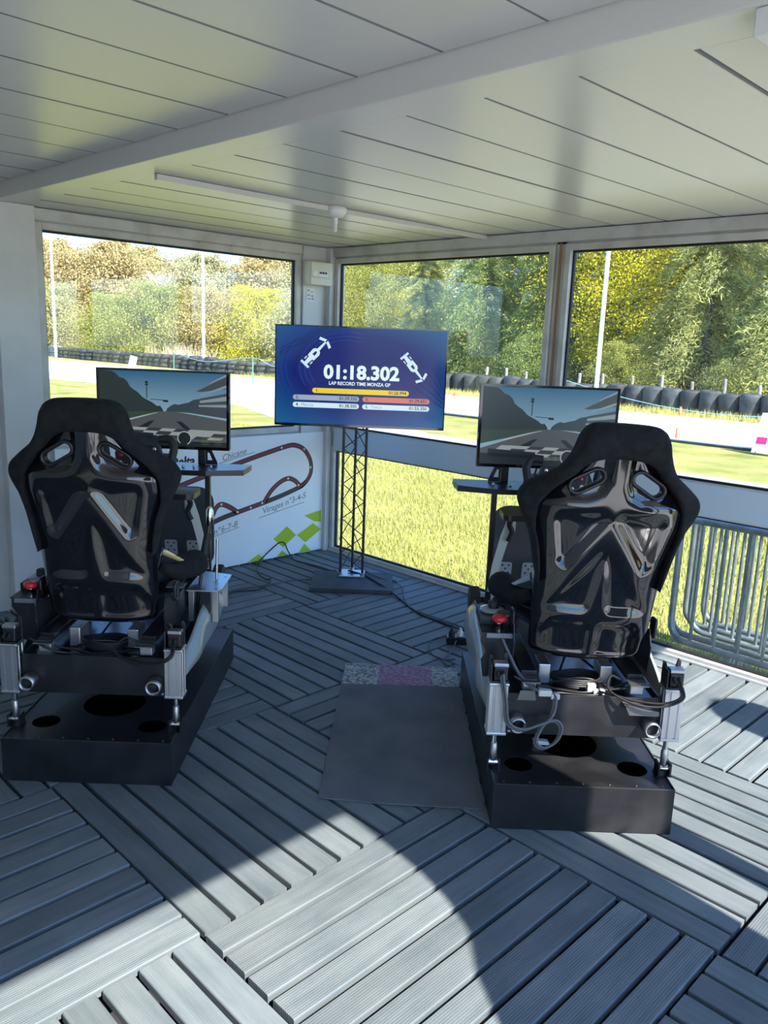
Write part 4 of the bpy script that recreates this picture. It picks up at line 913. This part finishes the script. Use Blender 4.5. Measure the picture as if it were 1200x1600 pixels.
# ------------------------------------------------------------------ television on a truss stand
def facing(x, y, z): return Matrix.Translation((x, y, z)) @ Matrix.Rotation(math.radians(90), 4, 'X')
tv = empty('television', (-.4575,-.8535,0), math.radians(-45)); tag(tv, 'large wide television showing a blue lap record screen', 'television')
TX, TZ0, TZ1 = .5475, 1.053, 1.689; tw, th = 2*TX-.016, TZ1-TZ0-.024; rect = (-TX+.008, TZ0+.016, tw, th, .0)
MB().box((-TX,.004,TZ0),(TX,.04,TZ1)).build('cabinet', M['black_satin'], tv, .004)
bz = MB()
for a, b in (((-TX,-.004,TZ1-.008),(TX,.004,TZ1)), ((-TX,-.004,TZ0),(TX,.004,TZ0+.016)), ((-TX,-.004,TZ0+.016),(-TX+.008,.004,TZ1-.008)), ((TX-.008,-.004,TZ0+.016),(TX,.004,TZ1-.008))): bz.box(a, b)
bz.build('bezel', M['gloss_black'], tv)
MB().box((-.22,.041,TZ0+.12),(.22,.062,TZ1-.15)).build('wall_mount', M['black_steel'], tv, .004)
def tv_bg():
    m = emi('tv_blue', (.003,.012,.11), 1., .12, .3); tc = node(m, 'ShaderNodeTexCoord'); mp = node(m, 'ShaderNodeMapping'); mp.inputs['Location'].default_value = (-.5,0,-.55); mp.inputs['Scale'].default_value = (1.,0,1.)
    g = node(m, 'ShaderNodeTexGradient', gradient_type='SPHERICAL'); cr = node(m, 'ShaderNodeValToRGB'); link(m, tc.outputs['Generated'], mp.inputs[0]); link(m, mp.outputs[0], g.inputs[0]); link(m, g.outputs[0], cr.inputs[0])
    e = cr.color_ramp.elements; e[0].position = .25; e[0].color = (.008,.075,.20,1); e[1].position = .62; e[1].color = (.0025,.007,.10,1); link(m, cr.outputs[0], bsdf(m).inputs['Emission Color']); return m
K = {'bg': tv_bg(), 'text': emi('tv_text', (.50,.62,.66), 1., .12, .3), 'yellow': emi('tv_yellow', (.55,.42,.012), 1., .12, .3), 'silver': emi('tv_silver', (.22,.27,.36), 1., .12, .3), 'bronze': emi('tv_bronze', (.42,.13,.09), 1., .12, .3),
     'white': emi('tv_white', (.42,.55,.62), 1., .12, .3), 'ink': emi('tv_ink', (.012,.02,.05), 1., .12, .3), 'faint': emi('tv_faint', (.14,.19,.24), 1., .12, .3), 'arc': emi('tv_arc', (.006,.028,.19), 1., .12, .3), 'stripe': emi('tv_stripe', (.001,.004,.05), 1., .12, .3)}
screen_piece('screen', [[(0,0),(1,0),(1,1),(0,1)]], K['bg'], tv, 0, rect)
asp = tw/th
arcs = []
for r in (.22,.25,.28,.36,.39,.42,.52):
    for cx, cy, a0, a1 in ((.42,.42,150,290),):
        N = 22
        for i in range(N):
            q0 = math.radians(a0+(a1-a0)*i/N); q1 = math.radians(a0+(a1-a0)*(i+1)/N); pp = []
            for rr_, q in ((r,q0),(r,q1),(r+.005,q1),(r+.005,q0)): pp.append((cx+rr_*math.cos(q), cy+rr_*math.sin(q)*asp*.75))
            if all(0 < u < 1 and 0 < v < 1 for u, v in pp): arcs.append(pp)
screen_piece('screen_rings', arcs, K['arc'], tv, 1, rect)['kind'] = 'stuff'
screen_piece('screen_stripes', [[(.80+.05*k*.6,.55-.05*k),(.998,.79-.045*k),(.998,.80-.045*k),(.80+.05*k*.6,.562-.05*k)] for k in range(5)] + [[(.30-.03*k,.0),(.02,.30-.03*k),(.02,.308-.03*k),(.305-.03*k,.0)] for k in range(3)], K['stripe'], tv, 1, rect)
def bar(u0, u1, v, h=.053):
    n = 8; r = h/2; out = []
    for i in range(n+1):
        a = -math.pi/2+math.pi*i/n; out.append((u1-r/asp+r/asp*math.cos(a), v+r*math.sin(a)))
    for i in range(n+1):
        a = math.pi/2+math.pi*i/n; out.append((u0+r/asp+r/asp*math.cos(a), v+r*math.sin(a)))
    return out
for nm, u0, u1, v, mt in (('score_bar',.215,.79,.652,'yellow'),('score_bar',.10,.495,.728,'silver'),('score_bar',.515,.915,.728,'bronze'),('score_bar',.10,.495,.805,'white'),('score_bar',.515,.915,.805,'white')): screen_piece(nm, [bar(u0,u1,v)], K[mt], tv, 2, rect)
def TXT(s, u, v, size, mt, al='CENTER', bold=0., xs=1.): text_obj('lettering', s, size, K[mt], tv, facing(rect[0]+u*tw, -.0012, rect[1]+(1-v)*th), al, bold, xs)
TXT('01:18.302', .505, .462, .118, 'text', 'CENTER', .0045, 1.04); TXT('LAP RECORD TIME MONZA GP', .495, .572, .030, 'text', 'CENTER', .0007, .95)
for s, u, v in (('1.',.235,.652),('2.',.118,.728),('3.',.533,.728),('4.',.118,.805),('5.',.533,.805)): TXT(s, u, v, .028, 'ink', 'LEFT', .0005)
for s, u, v in (('01:26.994',.775,.652),('01:29.350',.483,.728),('01:29.651',.90,.728),('01:38.505',.483,.805),('01:55.350',.90,.805)): TXT(s, u, v, .029, 'ink', 'RIGHT', .0006)
for s, u, v in (('Marcus',.15,.805),('Tom.n',.565,.805)): TXT(s, u, v, .027, 'faint', 'LEFT')
def car(cu, cv, ln, ang):
    P = [[(-.5,-.15),(-.43,-.15),(-.43,.15),(-.5,.15)], [(-.43,-.05),(-.2,-.07),(-.2,.07),(-.43,.05)], [(-.22,-.12),(.02,-.13),(.1,-.08),(.1,.08),(.02,.13),(-.22,.12)], [(.1,-.045),(.42,-.025),(.42,.025),(.1,.045)], [(.34,-.2),(.42,-.02),(.5,-.02),(.42,-.22)], [(.34,.2),(.42,.22),(.5,.02),(.42,.02)], [(-.36,-.13),(-.26,-.13),(-.26,-.1),(-.36,-.1)], [(-.36,.1),(-.26,.1),(-.26,.13),(-.36,.13)]]
    c, s = math.cos(ang), math.sin(ang); f = lambda x, y: (cu+(x*c-y*s)*ln, cv-(x*s+y*c)*ln*asp)
    screen_piece('car_icon', [[f(*q) for q in p] for p in P], K['white'], tv, 2, rect); screen_piece('car_icon_cockpit', [[f(x, y) for x, y in ((-.1,-.045),(.03,-.03),(.03,.03),(-.1,.045))]], K['bg'], tv, 3, rect)
car(.232, .262, .20, math.radians(47)); car(.812, .385, .19, math.radians(-50))
st = empty('truss_stand', (RT0 := SQ*.255-SQ*.83, -SQ*.255-SQ*.83, 0), math.radians(-45)); tag(st, 'black lattice truss tower carrying the television', 'stand')
M['truss'] = principled('truss_black', (.03,.026,.028), .4)
ch = [(-.075,-.04),(.075,-.04),(0,.09)]
for cx, cy in ch: MB().cyl((cx,cy,.055),(cx,cy,1.40),.009,8).build('chord', M['truss'], st)
for a, b in ((0,1),(1,2),(2,0)):
    m = MB(); (ax, ay), (bx, by) = ch[a], ch[b]; nst = 11
    for k in range(nst):
        z0, z1 = .08+k*.118, .08+(k+1)*.118
        if k % 2: m.tube([(ax,ay,z0),(bx,by,z1)], .0035, 5)
        else: m.tube([(bx,by,z0),(ax,ay,z1)], .0035, 5)
    m.build('lacing', M['truss'], st)
MB().box((-.09,-.055,.030),(.09,.11,.040)).build('foot_plate', M['steel'], st, .003)
for cx, cy in ch: MB().cyl((cx,cy,.0405),(cx,cy,.06),.016,10).build('foot_sleeve', M['alu'], st)
MB().box((-.1,-.06,1.20),(.1,-.049,1.40)).build('mount_plate', M['black_steel'], st)
M['board'] = noisy(principled('dark_board', (.05,.055,.06), .7), (.035,.042,.048), (.065,.072,.08), 9.)
MB().box((-.26,-.315,.001),(.28,.09,.029)).build('base_board', M['board'], st, .003)

# ------------------------------------------------------------------ printed banner on the low wall
bn = tag(MB().box((-2.10,-.034,.012),(-.045,-.024,.922)).build('printed_banner', M['banner'], None), 'white printed banner with a track outline and green diamonds on the low wall', 'banner')
def ribbon(name, pts, w, mat, y, closed=False):
    P = [Vector((a, b, 0)) for a, b in pts]; P = catmull(P, 6); m = MB(); v = []; n = len(P)
    for i in range(n):
        t = (P[min(i+1,n-1)]-P[max(i-1,0)]).normalized(); nn = Vector((-t.y, t.x, 0))*w/2
        v += [(P[i].x+nn.x, y, P[i].y+nn.y), (P[i].x-nn.x, y, P[i].y-nn.y)]
    return m.add(v, [(2*i, 2*i+1, 2*i+3, 2*i+2) for i in range(n-1)]).build(name, mat, bn)
up = [(-1.50,.57),(-1.204,.648),(-1.059,.683),(-.888,.726),(-.687,.774),(-.427,.829),(-.329,.836),(-.24,.797),(-.179,.712),(-.172,.621),(-.217,.554),(-.286,.516)]
ba = [(-.217,.554),(-.25,.531),(-.286,.516),(-.447,.472),(-.615,.436),(-.833,.394),(-.976,.364),(-1.147,.312),(-1.5,.22)]
lo = [(-.273,.525),(-.325,.572),(-.387,.594),(-.461,.573),(-.532,.525),(-.58,.471),(-.603,.438)]
sm = [(-.833,.394),(-.9,.44),(-.965,.466),(-1.008,.447),(-1.051,.383),(-1.147,.327),(-1.4,.22)]
for pts in (up, ba, lo, sm): ribbon('track_outline', pts, .036, M['print_dark'], -.0346)
for pts in (up, lo, sm, [(-.615,.436),(-.72,.415),(-.833,.394)]): ribbon('track_colour', pts, .016, M['print_red'], -.0350)
for x, z in ((-.24,.80),(-.45,.825),(-.387,.594),(-.29,.535),(-.62,.437),(-.833,.396),(-.965,.466),(-.72,.414),(-.175,.66)): MB().prism(circ(x, z, .009, 12), lambda u, v, w: (u, -.0353+w, v), 0, .0002).build('corner_dot', M['print_pale'], bn)
for d in ([(-.517,.154),(-.394,.234),(-.304,.154),(-.429,.08)], [(-.299,.153),(-.142,.225),(-.06,.168),(-.212,.084)], [(-.23,.295),(-.064,.32),(-.062,.225),(-.129,.238)], [(-.276,.013),(-.225,.076),(-.158,.013)], [(-.486,.013),(-.437,.055),(-.378,.013)], [(-.753,.013),(-.648,.064),(-.6,.013)]):
    MB().add([(x, -.0346, z) for x, z in d], [tuple(range(len(d)))]).build('green_diamond', M['print_green'], bn)
def BT(s, x, z, size, ang, mt, bold=.0012, xs=1.25, sh=.25): text_obj('lettering', s, size, M[mt], bn, Matrix.Translation((x, -.0346, z)) @ Matrix.Rotation(-ang, 4, 'Y') @ Matrix.Rotation(math.radians(90), 4, 'X'), 'LEFT', bold, xs, sh)
BT('Chicane', -.962, .783, .062, math.radians(11), 'print_grey', .0007, 1.02); BT('Virages n°3-4-5', -.622, .372, .062, math.radians(11), 'print_grey', .0007, 1.06); BT('Virages n°6-7-8', -1.24, .232, .062, math.radians(11), 'print_grey', .0007, 1.06); BT('Delta', -1.36, .785, .085, 0, 'print_black', .003, 1.0, .1)
for a, b in (((-.995,.747),(-.687,.808)), ((-.65,.327),(-.232,.398)), ((-1.25,.200),(-.818,.283))):
    MB().add([(a[0],-.0346,a[1]),(b[0],-.0346,b[1]),(b[0],-.0346,b[1]+.005),(a[0],-.0346,a[1]+.005)], [(0,1,2,3)]).build('underline', M['print_grey'], bn)

# ------------------------------------------------------------------ mat
M['mat'] = noisy(principled('mat_rubber', (.075,.085,.095), .85), (.09,.105,.12), (.15,.16,.175), 5., lo=.3, hi=.7, bump=.5, bscale=260.)
M['mat_grit'] = noisy(principled('mat_grit', (.3,.33,.32), .9), (.10,.12,.12), (.48,.52,.50), 75., lo=.38, hi=.62, bump=.8, bscale=140.)
M['mat_pink'] = noisy(principled('mat_pink', (.35,.2,.28), .9), (.20,.12,.19), (.40,.26,.36), 75., lo=.38, hi=.62, bump=.8, bscale=140.)
mt = empty('floor_mat', (SQ*.555-SQ*2.94, -SQ*.555-SQ*2.94, 0), math.radians(-45)); tag(mt, 'dark rubber floor mat with a gritty pink and grey end strip', 'mat')
def slab(name, poly, z0, z1, mat): return MB().prism(poly, lambda u, v, w: (u-.555, v+2.94, w), z0, z1).build(name, mat, mt, .0015)
slab('mat_body', [(.257,-3.555),(.45,-3.575),(.66,-3.585),(.851,-3.59),(.851,-2.562),(.283,-2.568)], .001, .006, M['mat'])
slab('grit_strip', [(.284,-2.567),(.455,-2.565),(.462,-2.318),(.293,-2.312)], .001, .007, M['mat_grit']); slab('pink_strip', [(.4555,-2.565),(.717,-2.562),(.720,-2.322),(.4625,-2.318)], .001, .007, M['mat_pink']); slab('grit_strip', [(.7175,-2.562),(.851,-2.56),(.851,-2.326),(.7205,-2.322)], .001, .007, M['mat_grit'])

# ------------------------------------------------------------------ cables and power strip on the deck
def cable(pts, r, lab, mat='wire', z=.006): return tag(MB().tube(catmull([(p[0], p[1], p[2] if len(p) > 2 else z) for p in pts], 6), r, 6).build('floor_cable', M[mat], None), lab, 'cable')
cable([(-.395,-.72,.05),(-.352,-.85,.036),(-.407,-1.05,.034),(-.451,-1.258),(-.573,-1.558),(-.59,-1.786),(-.62,-1.97,.02)], .0062, 'thick black cable running from the truss foot to the right simulator')
cable([(-.22,-.66,.036),(-.30,-.88,.036),(-.27,-1.06,.02),(-.292,-1.152),(-.423,-1.288),(-.539,-1.458),(-.552,-1.668),(-.56,-1.92),(-.68,-2.02,.02)], .0036, 'thin grey cable looping beside the thick one from the truss foot', 'wire_grey')
cable([(-.70,-.10),(-.64,-.05,.02),(-.56,-.042,.07),(-.47,-.042,.12),(-.42,-.042,.11),(-.40,-.06,.05),(-.42,-.16),(-.41,-.26),(-.39,-.42),(-.385,-.52),(-.40,-.62,.02),(-.43,-.66,.034)], .0042, 'black cable arching up against the printed banner')
cable([(-.70,-.09),(-.82,-.25),(-.875,-.43),(-.83,-.42),(-.90,-.49),(-1.05,-.582),(-1.209,-.52),(-1.30,-.60)], .0046, 'black cable bunched on the deck below the printed banner')
cable([(-1.30,-.50),(-1.141,-.489),(-.919,-.536),(-.752,-.55),(-.592,-.611),(-.48,-.60,.02),(-.42,-.62,.036)], .004, 'grey cable crossing the deck from the left simulator to the truss foot', 'wire_grey')
cable([(-.70,-1.94),(-.818,-1.906),(-.904,-1.939),(-.997,-2.037),(-1.017,-2.138),(-.96,-2.17)], .0032, 'thin black cable curling beside the front of the right simulator')
cable([(-.80,-2.04,.03),(-.88,-2.08),(-.992,-2.125),(-1.047,-2.182),(-1.05,-2.25,.012)], .0034, 'thin grey cable end touching the pink mat strip', 'wire_grey')
ps = empty('power_strip', (-.735,-2.045,.0), math.radians(-42)); tag(ps, 'black power strip with white plugs in front of the right simulator', 'power strip')
MB().box((-.10,-.03,.002),(.10,.03,.042)).build('strip_body', M['black_satin'], ps, .006)
for k in range(4): MB().lathe([(.017,.0425),(.017,.065),(.010,.072),(.005,.09)], 12, Matrix.Translation((-.072+.047*k,0,0))).build('plug', M['white_plastic'] if k % 2 else M['rubber'], ps)
MB().box((.101,-.012,.012),(.112,.012,.030)).build('switch', M['red'], ps)

# ------------------------------------------------------------------ fuse box, sticker, lamp, trunking
fb = empty('fuse_box', (-.165,-.021,1.978)); tag(fb, 'cream plastic fuse box mounted high in the corner', 'fuse box')
MB().box((-.105,-.085,0),(.10,-.001,.162)).build('case', M['cream_plastic'], fb, .006); MB().box((-.100,-.092,.052),(.095,-.0855,.157)).build('cover', M['cream_plastic'], fb, .004); MB().box((-.100,-.089,.004),(.095,-.0855,.048)).build('lower_cover', M['cream_plastic'], fb, .003)
MB().box((-.085,-.0945,.058),(-.045,-.0925,.098)).build('blank_plate', M['white_plastic'], fb, .001); MB().box((-.032,-.0945,.058),(.05,-.0925,.096)).build('breaker_window', M['white_plastic'], fb, .001)
for k in range(3): MB().box((-.026+.024*k,-.097,.078),(-.008+.024*k,-.0948,.092)).build('breaker', M['rubber'], fb)
sk = tag(MB().box((-.233,-.0225,1.868),(-.158,-.0205,1.962)).build('notice_plate', M['white_plastic'], None), 'small pale notice plate below the fuse box', 'notice')
for k, (x0, x1, z0, z1) in enumerate(((-.222,-.205,1.935,1.948),(-.195,-.17,1.93,1.936),(-.224,-.20,1.905,1.915),(-.19,-.168,1.90,1.91),(-.222,-.19,1.88,1.888),(-.182,-.166,1.878,1.892))): MB().box((x0,-.0232,z0),(x1,-.0226,z1)).build('printed_mark', M['print_grey'], sk)
cl = empty('ceiling_lamp', (-1.235,-1.462,2.2515)); tag(cl, 'white ceiling lamp holder with a small stick bulb', 'lamp')
MB().lathe([(.05,0),(.056,-.006),(.055,-.022),(.040,-.044),(.022,-.05),(.0,-.05)], 22).build('holder', M['white_plastic'], cl); MB().lathe([(.013,-.0505),(.013,-.075),(.010,-.078),(.010,-.115),(.007,-.12),(0,-.12)], 12).build('bulb', M['white_plastic'], cl)
for x0, x1, lb in ((-2.226,-1.292,'white cable trunking on the ceiling left of the lamp'), (-1.178,-.034,'white cable trunking on the ceiling right of the lamp')):
    tag(MB().box((x0,-1.475,2.226),(x1,-1.449,2.2505)).build('cable_trunking', M['ceiling'], None, .003), lb, 'trunking')
